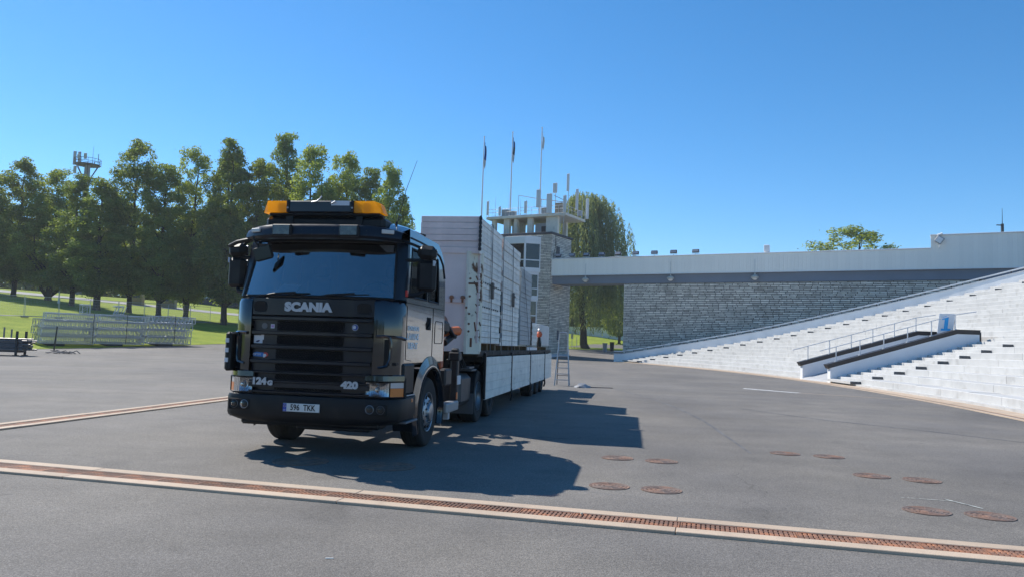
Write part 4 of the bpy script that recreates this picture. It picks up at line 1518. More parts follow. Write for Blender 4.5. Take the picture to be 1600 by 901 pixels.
# ------------------------------------------------------------------ truss pile
def truss_meshes(L=3.45, w_=.50):
    h = w_ / 2
    c = MB()
    for sx in (-1, 1):
        for sz in (0, 1):
            c.cyl((0.03, sx * h, .025 + sz * (w_ - .05)), (L - .03, sx * h, .025 + sz * (w_ - .05)), .03, n=7)
    chords = c.mesh('chords', ALU)
    d = MB()
    n = 11
    for i in range(n):
        a, b = L * i / n, L * (i + 1) / n
        m = (a + b) / 2
        for sx in (-1, 1):
            d.cyl((a, sx * h, .03), (m, sx * h, w_ - .03), .014, n=5, caps=False); d.cyl((m, sx * h, w_ - .03), (b, sx * h, .03), .014, n=5, caps=False)
        for z in (.025, w_ - .025):
            d.cyl((a, -h, z), (m, h, z), .012, n=5, caps=False); d.cyl((m, h, z), (b, -h, z), .012, n=5, caps=False)
    diag = d.mesh('lacing', ALU)
    e = MB()
    for x in (0.0,):
        e.box(x - .025, x + .025, -h - .03, h + .03, 0, .05, b=.006); e.box(x - .025, x + .025, -h - .03, h + .03, w_ - .05, w_, b=.006)
        e.box(x - .02, x + .02, -h - .028, -h + .028, .05, w_ - .05); e.box(x - .02, x + .02, h - .028, h + .028, .05, w_ - .05)
    return chords, diag, e.mesh('end_frame', ALU)


tc_, td_, te_ = truss_meshes()
pd = Vector((7.0, 7.9)).normalized()
pn = Vector((-pd.y, pd.x))
pa = math.atan2(pd.y, pd.x)
p00 = Vector((-32.3, 52.9))
lay = ['bottom', 'second', 'third', 'top']
seg = ['left', 'middle', 'right']
rowname = ['front', 'middle', 'back']
zt_l = .16
for L_ in range(4):
    for sgi in range(3):
        for rw in range(3):
            if L_ == 3 and rw == 2: continue
            off = rng.uniform(-.12, .12) + (.25 if L_ == 3 else 0)
            q = p00 + pd * (sgi * 3.55 + off) + pn * (rw * .62 + rng.uniform(-.04, .04))
            zz = hz(q.x + pd.x * 1.7, q.y + pd.y * 1.7) + zt_l + L_ * .535
            root = thing('truss_segment', f'aluminium truss segment, {lay[L_]} layer, {seg[sgi]} length, {rowname[rw]} row of the pile', 'truss',
                         (q.x, q.y, zz), pa + rng.uniform(-.012, .012), 'aluminium trusses piled at the lawn edge')
            link('chords', tc_, root); link('lacing', td_, root); link('end_frame', te_, root, (.03, 0, 0)); link('end_frame', te_, root, (3.42, 0, 0))
# two short truss corners standing on the pile
for k, (t_, lab) in enumerate(((2.6, 'short truss corner standing on top of the pile, left one'), (4.9, 'short truss corner standing on top of the pile, right one'))):
    q = p00 + pd * t_ + pn * .3
    root = thing('truss_corner', lab, 'truss', (q.x, q.y, hz(q.x, q.y) + zt_l + 4 * .535), pa, 'short truss corners on the pile')
    mb = MB()
    for a in (0, .5):
        for b in (-.25, .25):
            mb.cyl((a, b, 0), (a + (.25 if k else 0), b, .62), .026, n=6)
    for z in (.06, .56):
        mb.cyl((0, -.25, z), (.5, -.25, z), .02, n=5); mb.cyl((0, .25, z), (.5, .25, z), .02, n=5); mb.cyl((0, -.25, z), (0, .25, z), .02, n=5); mb.cyl((.5, -.25, z), (.5, .25, z), .02, n=5)
    mb.cyl((0, -.25, .06), (.5, -.25, .56), .015, n=5); mb.cyl((0, .25, .06), (.5, .25, .56), .015, n=5)
    mb.build('frame', ALU, root)
    mb = MB(); mb.box(-.03, .53, -.29, .29, .6, .66, b=.01); mb.build('end_plate', FRAME_W, root)
for k, t_ in enumerate((1.0, 4.9, 8.6)):
    q = p00 + pd * t_
    mb = MB(); mb.box(-.55, .55, -.2, 1.5, 0, .15, b=.01)
    o = mb.build('timber_bearer', mat('dark timber', (.06, .045, .03), .9, var=.2)); o.location = (q.x, q.y, hz(q.x, q.y) + .01); o.rotation_euler = (0, 0, pa)
    tag(o, ['left dark timber bearer under the truss pile', 'middle dark timber bearer under the truss pile', 'right dark timber bearer under the truss pile'][k], 'bearer', 'bearers under the truss pile')
# straps over the pile
for k, t_ in enumerate((3.3, 5.6, 9.2)):
    q = p00 + pd * t_
    mb = MB(); mb.tube([(0, -.31, .2), (0, -.32, 2.32), (0, .2, 2.34), (0, 1.2, 2.3)], .02, 6)
    o = mb.build('lashing_strap', DKSTEEL); o.location = (q.x, q.y, hz(q.x, q.y)); o.rotation_euler = (0, 0, pa)
    tag(o, ['left dark strap over the truss pile', 'middle dark strap over the truss pile', 'right dark strap over the truss pile'][k], 'strap', 'straps over the truss pile')

# ------------------------------------------------------------------ steel stillage with tubes at the left edge
stl = thing('steel_stillage', 'dark steel rack full of tubes cut by the left edge', 'rack', (-29.4, 42.6, hz(-29.4, 42.6)), R(4))
mb = MB()
for x in (-2.2, 2.3):
    for y in (-.45, .45):
        mb.box(x - .05, x + .05, y - .05, y + .05, .0, 1.35)
        mb.box(x - .12, x + .12, y - .12, y + .12, .0, .05)
    mb.box(x - .04, x + .04, -.4, .4, .18, .28)
for y in (-.45, .45): mb.box(-2.15, 2.25, y - .035, y + .035, .2, .28)
mb.build('frame', DKSTEEL, stl)
TUBE = mat('scaffold tube', (.20, .19, .19), .5, .5, rnd=.35, var=.2, vs=4)
tb = MB(); tb.cyl((-2.4, 0, 0), (2.6, 0, 0), .045, n=8); tbm = tb.mesh('tube', TUBE)
for L_ in range(7):
    for k in range(7):
        link('tube', tbm, stl, (rng.uniform(-.3, .5), -.36 + k * .12, .34 + L_ * .095 + rng.uniform(0, .01)))
for i, x in enumerate((-2.0, -.9, .2, 1.3, 1.7)):
    mb = MB(); mb.cyl((x, .1, .95), (x, .1, 1.45 + .1 * (i % 2)), .045, n=8); mb.build('upright_tube', TUBE, stl)
mb = MB()
for i in range(9): mb.tube([(-.4 + i * .17, rng.uniform(-.3, .3), .03), (.1 + i * .17, rng.uniform(-.3, .3), .10 + .05 * (i % 3)), (.5 + i * .15, rng.uniform(-.3, .3), .03)], .028, 6)
o = mb.build('loose_tubes', TUBE); o.location = (-27.6, 46.4, hz(-27.6, 46.4)); tag(o, 'tangle of loose tubes on the ground by the truss pile', 'tubes')
mb = MB(); mb.cyl((0, 0, 0), (0.1, 0, 1.55), .045, n=8); mb.box(-.15, .15, -.15, .15, 0, .03)
o = mb.build('stillage_post', DKSTEEL); o.location = (-29.3, 49.6, hz(-29.3, 49.6)); tag(o, 'single dark post standing at the left end of the trusses', 'post')

# ================================================================== TRUCK  (x: viewer's right, y: towards the tail, z: up)
TO, TA = (-2.5, 11.9, 0.0), R(-9)
PAINT = mat('black cab paint', (0.0055, 0.007, 0.013), 0.14, 0.0, coat=0.8, var=0.1, vs=3, rv=0.05, bump=.02, bs=3)
PLAST = mat('black plastic', (0.009, 0.009, 0.0105), 0.5, var=0.2, vs=6, fine=.1, fs=90, spec=.3, col2=(.026, .024, .021), c2=(.52, .8), c2s=3.5)
PLAST_N = mat('dark navy grille paint', (0.006, 0.0075, 0.014), 0.36, spec=.4, coat=0.15, var=0.15, vs=5, rv=.06)
RUBBER = mat('tyre rubber', (0.018, 0.018, 0.018), 0.85, var=0.2, vs=8, col2=(.04, .037, .033), c2=(.55, .75), c2s=4)
CHROME = mat('chrome', (0.55, 0.56, 0.58), 0.22, 1.0, var=0.12, vs=12, rv=.08)
RIMM = mat('dull alloy rim', (0.36, 0.37, 0.39), 0.38, 0.9, var=0.2, vs=10)
SILVER = mat('silver lettering', (0.48, 0.49, 0.51), 0.45, 0.25)
WSGLASS = glass('windscreen glass', (0.42, 0.48, 0.50), 0.32)
SIDEGL = glass('side window glass', (0.10, 0.12, 0.13), 0.0, ior=1.12)
CLEAR = glass('clear lens', (0.86, 0.88, 0.9), 0.0)
AMBER = mat('amber plastic', (0.95, 0.44, 0.01), 0.25, coat=.4)
_n, _l = AMBER.node_tree.nodes, AMBER.node_tree.links
_p = _n['Principled BSDF']
_t = _n.new('ShaderNodeBsdfTranslucent'); _t.inputs[0].default_value = (1.0, .60, .02, 1)
_r = _n.new('ShaderNodeBsdfTransparent'); _r.inputs[0].default_value = (1.0, .62, .03, 1)
_m1 = _n.new('ShaderNodeMixShader'); _m1.inputs[0].default_value = .42
_m2 = _n.new('ShaderNodeMixShader'); _m2.inputs[0].default_value = .72
_l.new(_t.outputs[0], _m1.inputs[1]); _l.new(_r.outputs[0], _m1.inputs[2])
_l.new(_p.outputs[0], _m2.inputs[1]); _l.new(_m1.outputs[0], _m2.inputs[2])
_l.new(_m2.outputs[0], _n['Material Output'].inputs[0])
ORANGE = mat('orange reflector', (0.75, 0.20, 0.03), 0.3, coat=.3)
RED = mat('red plastic', (0.6, 0.03, 0.02), 0.4)
INTER = mat('dark cab interior', (0.06, 0.06, 0.062), 0.85, var=.2, vs=5)
INTER2 = mat('grey cab interior', (0.16, 0.155, 0.15), 0.9, var=.2, vs=4)
STICK_W = mat('white sticker', (.62, .63, .66), .5)

truck = thing('truck', 'black lorry cab with amber roof light bar parked on the asphalt', 'truck', TO, TA)


def sym(fn, name, m, fixn=True):
    for s_ in (-1, 1):
        mb = MB(); fn(mb, s_); mb.build(name, m, truck, fixn)


# --- cab shell -------------------------------------------------------------
def yf(z): return -1.05 if z < 2.15 else -1.05 + (z - 2.15) * .215
REAR = [(1.05, 1.16), (1.6, 1.16), (2.15, 1.16), (2.24, 1.16), (2.6, 1.16), (2.93, 1.13), (3.08, 1.02), (3.20, .82)]
def yr(z):
    for (z0, y0), (z1, y1) in zip(REAR[:-1], REAR[1:]):
        if z0 <= z <= z1: return y0 + (y1 - y0) * (z - z0) / (z1 - z0)
    return REAR[-1][1] if z > 3 else REAR[0][1]
def xw(z): return 1.22 if z < 2.15 else 1.22 - .06 * ((z - 2.15) / 1.05) ** 2
ZR = [1.30, 1.55, 1.85, 2.12, 2.23, 2.5, 2.75, 2.93, 3.08, 3.20]


def side_rows():
    rows = []
    for z in ZR:
        a, d = yf(z), yr(z)
        wf, wr = a + .12, min(.72, d - .16)
        rows.append([a, wf, wf + (wr - wf) * .55, wf + (wr - wf) * .62, wr, d])
    return rows


def side_panel(mb, s_):
    rows = []
    for z, ys_ in zip(ZR, side_rows()):
        rows.append([(s_ * xw(z), y, z) for y in ys_])
    skip = [(i, j) for i in (4, 5, 6) for j in (1, 3)]
    mb.grid(rows, skip=skip)
sym(side_panel, 'cab_side', PAINT)
for s_ in (-1, 1):
    sr = side_rows()
    mb = MB()
    for j in (1, 3):
        mb.grid([[(s_ * (xw(ZR[i]) - .025), sr[i][j] - .01, ZR[i]), (s_ * (xw(ZR[i]) - .025), sr[i][j + 1] + .01, ZR[i])] for i in range(4, 8)])
    mb.build('side_window', SIDEGL, truck)
    mb = MB()        # rubber seal round the window
    for j in (1, 3):
        loop = [(sr[i][j], ZR[i]) for i in range(4, 8)] + [(sr[i][j + 1], ZR[i]) for i in range(7, 3, -1)]
        mb.tube([(s_ * (xw(z) - .004), y, z) for y, z in loop + [loop[0]]], .016, 5)
    mb.build('window_seal', PLAST, truck)

# roof
ST = [(-1.10, 3.08, 3.14), (-.84, 3.20, 3.28), (-.5, 3.20, 3.35), (0, 3.20, 3.385), (.45, 3.20, 3.375), (.82, 3.20, 3.30), (1.02, 3.08, 3.14), (1.13, 2.93, 2.97), (1.16, 2.60, 2.63)]
mb = MB()
rows = []
for y, ze, zc in ST:
    xe = xw(ze) if y > -1 else 1.06
    row = []
    for i in range(17):
        t = -1 + 2 * i / 16
        row.append((xe * t, y, ze + (zc - ze) * (1 - abs(t) ** 5)))
    rows.append(row)
mb.grid(rows)
mb.build('cab_roof', PAINT, truck, True)
mb = MB(); mb.box(-1.2, 1.2, 1.12, 1.155, 1.30, 2.62); mb.build('cab_back', PAINT, truck)
mb = MB(); mb.box(-1.19, 1.19, -1.3, 1.12, 1.27, 1.31); mb.build('cab_floor', PLAST, truck)
# roof gutter line on the side
for s_ in (-1, 1):
    mb = MB(); mb.tube([(s_ * (xw(z) + .006), y, z) for y, z in ((-.80, 3.075), (-.3, 3.08), (.4, 3.07), (.85, 3.0), (1.04, 2.88), (1.12, 2.66))], .012, 5)
    mb.build('roof_gutter', PLAST, truck)

# windscreen, pillars, header, cowl
def wsp(t, u):      # t -1..1 across, u 0..1 up
    x = (1.10 - .07 * u) * t
    y = -1.405 + .25 * u + .17 * abs(t) ** 2.6
    return (x, y, 2.17 + .80 * u)
mb = MB(); mb.grid([[wsp(-1 + 2 * i / 16, u) for i in range(17)] for u in (0, .35, .7, 1)])
mb.build('windscreen', WSGLASS, truck)
mb = MB()
edge = [wsp(-1, 0)] + [wsp(-1, u) for u in (.35, .7, 1)] + [wsp(-1 + 2 * i / 8, 1) for i in range(1, 9)] + [wsp(1, u) for u in (.7, .35, 0)] + [wsp(1 - 2 * i / 8, 0) for i in range(1, 9)]
mb.tube([(p[0], p[1] - .004, p[2]) for p in edge], .022, 6)
mb.build('windscreen_seal', PLAST, truck)
def pillar(mb, s_):
    rows = []
    for u in (0, .35, .7, 1.0):
        p = wsp(s_, u); z = p[2]
        rows.append([p, (p[0] + s_ * .05, p[1] + .03, z), (s_ * (xw(z) - .01), yf(z) - .06, z), (s_ * xw(z), yf(z) + .005, z)])
    mb.grid(rows)
sym(pillar, 'windscreen_pillar', PLAST_N)
mb = MB()
mb.grid([[wsp(-1 + 2 * i / 16, 1) for i in range(17)], [(1.04 * (-1 + 2 * i / 16), -1.10, 3.10) for i in range(17)]])
mb.build('roof_header', PLAST, truck)
mb = MB()
mb.grid([[(p[0], p[1] - .012, p[2] - .015) for p in (wsp(-1 + 2 * i / 16, 0) for i in range(17))],
         [((1.06) * (-1 + 2 * i / 16), -1.42 + .17 * abs(-1 + 2 * i / 16) ** 3, 2.145) for i in range(17)]])
mb.build('scuttle_panel', PLAST, truck)
# wipers
for k, (x0, x1) in enumerate(((-.78, -.05), (.02, .80))):
    mb = MB(); mb.tube([(x0 - .05, -1.40, 2.15), (x0 + .2, -1.425, 2.20), (x1 - .2, -1.425, 2.225)], .012, 6)
    mb.tube([(x0 + .0, -1.418, 2.175), (x0 + .35, -1.43, 2.20), (x1, -1.40, 2.215)], .009, 5)
    mb.build('wiper', PLAST, truck)

# interior
inn = MB(); inn.box(-1.06, 1.06, -1.28, -.75, 1.75, 2.20, b=.06); inn.box(.25, .95, -.98, -.72, 2.18, 2.30, b=.05); inn.build('dashboard', INTER, truck)
inn = MB(); inn.box(-1.1, 1.1, .62, .66, 1.32, 3.05); inn.build('rear_curtain', INTER2, truck)
for x in (-.6, .6):
    inn = MB(); inn.box(x - .25, x + .25, -.25, .25, 1.75, 1.9, b=.05); inn.box(x - .24, x + .24, .2, .36, 1.85, 2.55, b=.06); inn.box(x - .14, x + .14, .22, .33, 2.57, 2.78, b=.05)
    inn.build('seat', INTER, truck)
inn = MB(); inn.lathe([(-.015, .215), (.0, .235), (.015, .215), (0, .2), (-.015, .215)], (.6, -.62, 2.28), (0, -.8, .6), 24); inn.cyl((.6, -.62, 2.28), (.6, -.85, 2.1), .04, n=8); inn.box(.42, .78, -.64, -.61, 2.26, 2.29)
inn.build('steering_wheel', PLAST, truck)
inn = MB(); inn.box(-1.0, 1.0, -1.08, -1.0, 2.83, 2.93); inn.build('sun_blind', INTER, truck)
inn = MB(); inn.add([(-.72, -1.22, 2.205), (-.36, -1.22, 2.205), (-.30, -1.16, 2.34), (-.56, -1.12, 2.36)], [(0, 1, 2, 3)]); inn.build('paper_sheet', STICK_W, truck)
inn = MB(); inn.box(-.30, -.22, -.10, .0, 2.2, 2.9); inn.build('curtain_fold', mat('pale curtain', (.13, .13, .12), .9), truck)

# lower front corners
def corner(mb, s_):
    plan = [(.885, -1.405), (.95, -1.40), (1.03, -1.375), (1.11, -1.32), (1.17, -1.24), (1.205, -1.15), (1.22, -1.05)]
    rows = []
    for z, i in ((1.10, .0), (1.14, 0), (1.75, 0), (2.08, .0), (2.13, .015), (2.155, .05)):
        rows.append([(s_ * (x - i), y + i * 1.2, z) for x, y in plan])
    mb.grid(rows)
sym(corner, 'front_corner', PAINT)
# air deflector pocket on the corners
for s_ in (-1, 1):
    mb = MB()
    mb.tube([(s_ * .93, -1.415, 1.655), (s_ * 1.04, -1.385, 1.66), (s_ * 1.135, -1.315, 1.655), (s_ * 1.215, -1.17, 1.645), (s_ * 1.232, -1.07, 1.63)], .022, 6)
    mb.tube([(s_ * 1.095, -1.345, 1.65), (s_ * 1.115, -1.335, 1.58), (s_ * 1.11, -1.335, 1.36), (s_ * 1.07, -1.36, 1.26), (s_ * .96, -1.40, 1.235)], .022, 6)
    mb.build('pocket_rim', PAINT, truck)
    mb = MB()
    mb.grid([[(s_ * 1.035, -1.380, z), (s_ * 1.075, -1.357, z), (s_ * 1.105, -1.332, z)] for z in (1.27, 1.45, 1.62)])
    mb.build('pocket_slot', DARKVOID, truck)
# side flap with white marks on the far corner
mb = MB()
mb.box(-1.255, -1.165, -1.42, -1.12, 1.12, 1.66, b=.03)
for i in range(3): mb.box(-1.237, -1.19, -1.43, -1.40, 1.24 + i * .135, 1.30 + i * .135, mi=1)
mb.build('side_flap', [PLAST, STICK_W], truck)

# --- grille -------------------------------------------------------------------
def gy(x): return -1.425 + .045 * (abs(x) / .88) ** 2.5
def front_strip(mb, z0, z1, hw, out=0.0, n=12, lip=0.012, mi=0):
    xs_ = [-hw + 2 * hw * i / n for i in range(n + 1)]
    mb.grid([[(x, gy(x) - out + lip, z0) for x in xs_], [(x, gy(x) - out, z0 + .008) for x in xs_], [(x, gy(x) - out, z1 - .008) for x in xs_], [(x, gy(x) - out + lip, z1) for x in xs_],
             [(x, gy(x) + .06, z1 + .001) for x in xs_]], mi)
    mb.grid([[(x, gy(x) + .06, z0 - .001) for x in xs_], [(x, gy(x) - out + lip, z0) for x in xs_]], mi)
mb = MB(); front_strip(mb, 1.905, 2.145, .885, .012); mb.build('name_panel', PLAST_N, truck)
mb = MB(); front_strip(mb, .82, 1.895, .875, -.035); mb.build('grille_backing', PLAST_N, truck)
for x in (-.76, .74):
    mb = MB()
    pts = [(x + .095 * math.copysign(abs(math.cos(a)) ** .6, math.cos(a)), z_) for a, z_ in ((k * math.pi / 8, 2.02 + .07 * math.copysign(abs(math.sin(k * math.pi / 8)) ** .6, math.sin(k * math.pi / 8))) for k in range(16))]
    mb.prism(pts, lambda a, b, t: (a, gy(a) - .0125 + t, b), -.002, .004); mb.build('panel_recess', DARKVOID, truck, True)
    mb = MB(); mb.tube([(a, gy(a) - .014, b) for a, b in pts + [pts[0]]], .008, 5); mb.build('recess_rim', PLAST, truck)
for z in (1.865, 1.665, 1.475, 1.275, 1.125, 1.005, .862):
    mb = MB(); front_strip(mb, z - (.026 if z > 1.2 else .016), z + (.026 if z > 1.2 else .016), .86, .035); mb.build('grille_slat', PLAST_N, truck)
def mesh_insert(x0, x1, z0, z1):
    mb = MB()
    st = .042
    n = int((x1 - x0 + (z1 - z0)) / st)
    for i in range(n):
        for sg in (-1, 1):
            # diagonal wires clipped to the rectangle
            xa = x0 + i * st - (z1 - z0) if sg > 0 else x0 + i * st
            za, zb2 = z0, z1
            xb = xa + (z1 - z0) * sg
            def clip(xa, za, xb, zb2):
                pts = [(xa, za), (xb, zb2)]
                if xa > xb: pts = pts[::-1]
                (a, c), (b, d) = pts
                if b <= x0 or a >= x1: return None
                if a < x0: c = c + (d - c) * (x0 - a) / (b - a); a = x0
                if b > x1: d = c + (d - c) * (x1 - a) / (b - a); b = x1
                return (a, c, b, d)
            cc = clip(xa, za, xb, zb2)
            if cc and abs(cc[2] - cc[0]) > .01:
                mb.cyl((cc[0], gy(cc[0]) + .012, cc[1]), (cc[2], gy(cc[2]) + .012, cc[3]), .0065, n=4, caps=False, sm=False)
    mb.build('grille_mesh', PLAST, truck)
    m2 = MB(); m2.grid([[(x0 + (x1 - x0) * i / 6, gy(x0 + (x1 - x0) * i / 6) + .026, z) for i in range(7)] for z in (z0, z1)]); m2.build('mesh_void', DARKVOID, truck)
for (z0, z1) in ((1.70, 1.83), (1.51, 1.63), (1.31, 1.44), (1.15, 1.245), (1.03, 1.10), (.885, .985)):
    mesh_insert(-.5, .46, z0, z1)

FR = (R(90), 0, 0)
text_mesh('name_lettering', 'SCANIA', .158, .006, SILVER, truck, (-.045, -1.452, 2.02), FR, sx=1.17, bold=.011, sp=1.03)
text_mesh('model_lettering', '124', .125, .005, SILVER, truck, (-.70, -1.452, 1.01 - .012), FR, sx=1.15, bold=.008)
text_mesh('model_lettering', 'G', .085, .005, SILVER, truck, (-.535, -1.458, 1.0 - .02), FR, sx=1.15, bold=.006)
text_mesh('model_lettering', '420', .125, .005, SILVER, truck, (.60, -1.456, 1.0 - .01), FR, sx=1.25, bold=.008)
mb = MB(); mb.box(-.86, .86, -1.435, -1.40, .925, .985); mb.build('model_strip', PLAST_N, truck)
# badges and stickers on the grille
mb = MB(); mb.lathe([(.0, .001), (.0, .045), (.006, .045), (.006, .04)], (.615, gy(.6) + .026, 1.77), (0, -1, 0), 18); mb.build('round_badge', SILVER, truck)
mb = MB(); mb.lathe([(.007, .001), (.007, .036), (.003, .038)], (.615, gy(.6) + .024, 1.77), (0, -1, 0), 18); mb.build('badge_blue', mat('badge blue', (.03, .07, .35), .4), truck)
mb = MB(); mb.prism([(-.016, -.02), (.016, -.02), (.022, .01), (.0, .026), (-.022, .01)], lambda a, b, t: (.615 + a, t, 1.77 + b), -1.408, -1.416); mb.build('badge_emblem', STICK_W, truck, True)
mb = MB(); mb.lathe([(.003, .001), (.003, .042), (.0, .044)], (-.70, gy(.7) + .03, 1.755), (0, -1, 0), 18); mb.build('worn_badge', INTER2, truck)
def sticker(poly, m, name='sticker', yy=0.0):
    mb = MB(); mb.prism(poly, lambda a, b, t: (a, gy(a) + .030 + t - yy, b), -.004, .0); mb.build(name, m, truck, True)
sticker([(-.605, 1.725), (-.548, 1.725), (-.548, 1.782), (-.605, 1.782)], STICK_W)
sticker([(-.595, 1.738), (-.558, 1.738), (-.558, 1.77), (-.595, 1.77)], mat('pink print', (.45, .25, .5), .6), 'sticker_print', .0045)
sticker([(-.855, 1.515), (-.72, 1.515), (-.72, 1.565), (-.70, 1.565), (-.70, 1.635), (-.74, 1.635), (-.75, 1.625), (-.855, 1.625)], STICK_W)
sticker([(-.82, 1.53), (-.79, 1.527), (-.765, 1.545), (-.765, 1.56), (-.79, 1.555), (-.82, 1.54)], mat('navy print', (.03, .03, .1), .6), 'sticker_print', .0045)
sticker([(-.85, 1.335), (-.69, 1.33), (-.69, 1.385), (-.80, 1.395), (-.85, 1.38)], mat('blue sticker', (.03, .16, .45), .5))
sticker([(-.69, 1.318), (-.66, 1.32), (-.62, 1.352), (-.625, 1.375), (-.65, 1.392), (-.69, 1.39)], mat('red sticker', (.5, .06, .05), .5))
sticker([(-.695, 1.322), (-.675, 1.322), (-.645, 1.352), (-.66, 1.37), (-.695, 1.37)], STICK_W, 'sticker_print', .0045)
text_mesh('sticker_lettering', 'OPTIMAL', .04, .001, STICK_W, truck, (-.77, gy(.77) + .024, 1.36), FR, sx=1.0)

# --- bumper ------------------------------------------------------------------
plan = [(1.265, -.62), (1.27, -.95), (1.262, -1.18), (1.21, -1.32), (1.10, -1.405), (.90, -1.445), (.6, -1.462), (.3, -1.47), (0, -1.472)]
plan = [(-x, y) for x, y in plan] + [(x, y) for x, y in plan[::-1][1:]]
mb = MB()
rows = []
for z, i in ((.44, .10), (.47, .045), (.52, .012), (.56, 0), (.78, 0), (.815, .012), (.83, .05), (.831, .13)):
    rows.append([(x * (1 - i / 1.27), y + i * .9, z + (.03 * (abs(x) / 1.27) ** 2 if z < .5 else 0)) for x, y in plan])
mb.grid(rows)
bum = mb.build('bumper', PLAST, truck, True)
mb = MB(); mb.box(-1.0, 1.0, -1.34, -1.0, .40, .50, b=.03); mb.box(-.2, .85, -1.3, -1.1, .36, .42, b=.02); mb.build('under_guard', PLAST, truck)
for s_ in (-1, 1):
    cxf = s_ * .97
    mb = MB(); mb.box(cxf - .165, cxf + .165, -1.456, -1.40, .605, .755, b=.012)
    mb.build('fog_recess', DARKVOID, bum)
    for dx in (-.075, .075):
        yy = -1.446 if (dx * s_ < 0) else -1.438
        mb = MB(); mb.lathe([(.014, .062), (.02, .055), (.012, .05), (-.02, .03), (-.03, .001)], (cxf + dx, yy, .682), (0, -1, 0), 20); mb.build('fog_lamp', mat('fog reflector', (.25, .25, .26), .35, .7), bum)
        mb = MB(); mb.lathe([(.022, .001), (.021, .03), (.014, .052)], (cxf + dx, yy, .682), (0, -1, 0), 20); mb.build('fog_lens', CLEAR, bum)
# number plate
plate = MB(); plate.box(-.315, .205, -1.492, -1.474, .612, .722, b=.004)
po = plate.build('number_plate', mat('plate white', (.70, .70, .68), .35, var=.03), truck)
mb = MB(); mb.box(-.312, -.262, -1.4945, -1.4925, .615, .719); mb.build('plate_band', mat('plate blue', (.01, .06, .42), .35), po)
mb = MB(); mb.box(-.325, .215, -1.4915, -1.475, .590, .611); mb.build('plate_holder', PLAST, po)
BLK = mat('plate black', (.008, .008, .008), .5)
text_mesh('plate_characters', '596  TKK', .108, .0015, BLK, po, (-.03, -1.4945, .667), FR, sx=.80, bold=.0022, sp=1.04)
text_mesh('plate_country', 'EST', .028, .0008, STICK_W, po, (-.287, -1.4955, .632), FR, sx=.8)
for i in range(12):
    a = i * math.pi / 6
    mb = MB(); mb.lathe([(0, .0035), (.001, .0005)], (-.287 + .016 * math.cos(a), -1.4948, .685 + .016 * math.sin(a)), (0, -1, 0), 5); mb.build('plate_star', mat('star yellow', (.7, .55, .05), .5), po)

# --- headlights ----------------------------------------------------------------
def hx(x):  # front surface y of the lamp band
    ax = abs(x)
    return -1.415 + (0 if ax < 1.0 else (ax - 1.0) ** 1.6 * 2.2)
for s_ in (-1, 1):
    def strip(a, b, z0, z1, off, n=5):
        m_ = MB(); m_.grid([[(s_ * (a + (b - a) * i / n), hx(a + (b - a) * i / n) + off, z) for i in range(n + 1)] for z in (z0, z1)]); return m_
    o = strip(.80, 1.275, .835, 1.10, .05).build('lamp_housing', PLAST, truck)
    m_ = MB()
    for (x0, x1, dep) in ((.815, 1.115, .028),):
        cx_, cz_ = (x0 + x1) / 2, .945
        nn = 12
        rows = []
        for rr in (0.0, .35, .7, 1.0):
            row = []
            for i in range(nn + 1):
                a = 2 * math.pi * i / nn + math.pi / 4
                ca, sa = math.cos(a), math.sin(a)
                k = 1 / max(abs(ca), abs(sa)) if rr == 1.0 else 1.12
                xx = cx_ + ca * k * rr * (x1 - x0) / 2
                zz_ = cz_ + sa * k * rr * .092
                row.append((s_ * xx, hx(xx) + .045 - .035 * rr ** 2, zz_))
            rows.append(row)
        m_.grid(rows)
    m_.build('reflector', CHROME, o)
    m_ = MB(); m_.lathe([(0, .03), (.02, .03), (.03, .02), (.032, .001)], (s_ * .965, hx(.965) + .03, .945), (0, -1, 0), 14); m_.build('bulb_cap', CHROME, o)
    m_ = MB()
    for i in range(9): m_.box(s_ * (.83 + i * .033) - .002, s_ * (.83 + i * .033) + .002, hx(.83 + i * .033) - .004, hx(.83 + i * .033) + .003, .855, 1.035)
    m_.build('lens_ribs', CLEAR, o)
    strip(.812, 1.12, .848, 1.042, .0).build('headlight_lens', CLEAR, o)
    m_ = strip(1.13, 1.262, .848, .965, .004); m_.build('indicator', ORANGE, o)
    m_ = strip(1.13, 1.262, .968, 1.042, .004); m_.build('side_light', mat('pale lens', (.62, .55, .52), .2, coat=.4), o)
    m_ = MB(); m_.tube([(s_ * x, hx(x) - .004, z) for x, z in ((.806, .842), (1.122, .842), (1.27, .842), (1.27, 1.048), (1.122, 1.048), (.806, 1.048), (.806, .842))], .010, 5); m_.build('lamp_frame', PLAST, o)
    # body bridge above the lamp
    m_ = MB()
    xs_ = [.80 + .47 * i / 6 for i in range(7)]
    m_.grid([[(s_ * x, hx(x) + o_ - .012, z) for x in xs_] for z, o_ in ((1.055, .01), (1.062, .0), (1.13, .005), (1.145, .03))])
    m_.build('lamp_bridge', PAINT, truck)

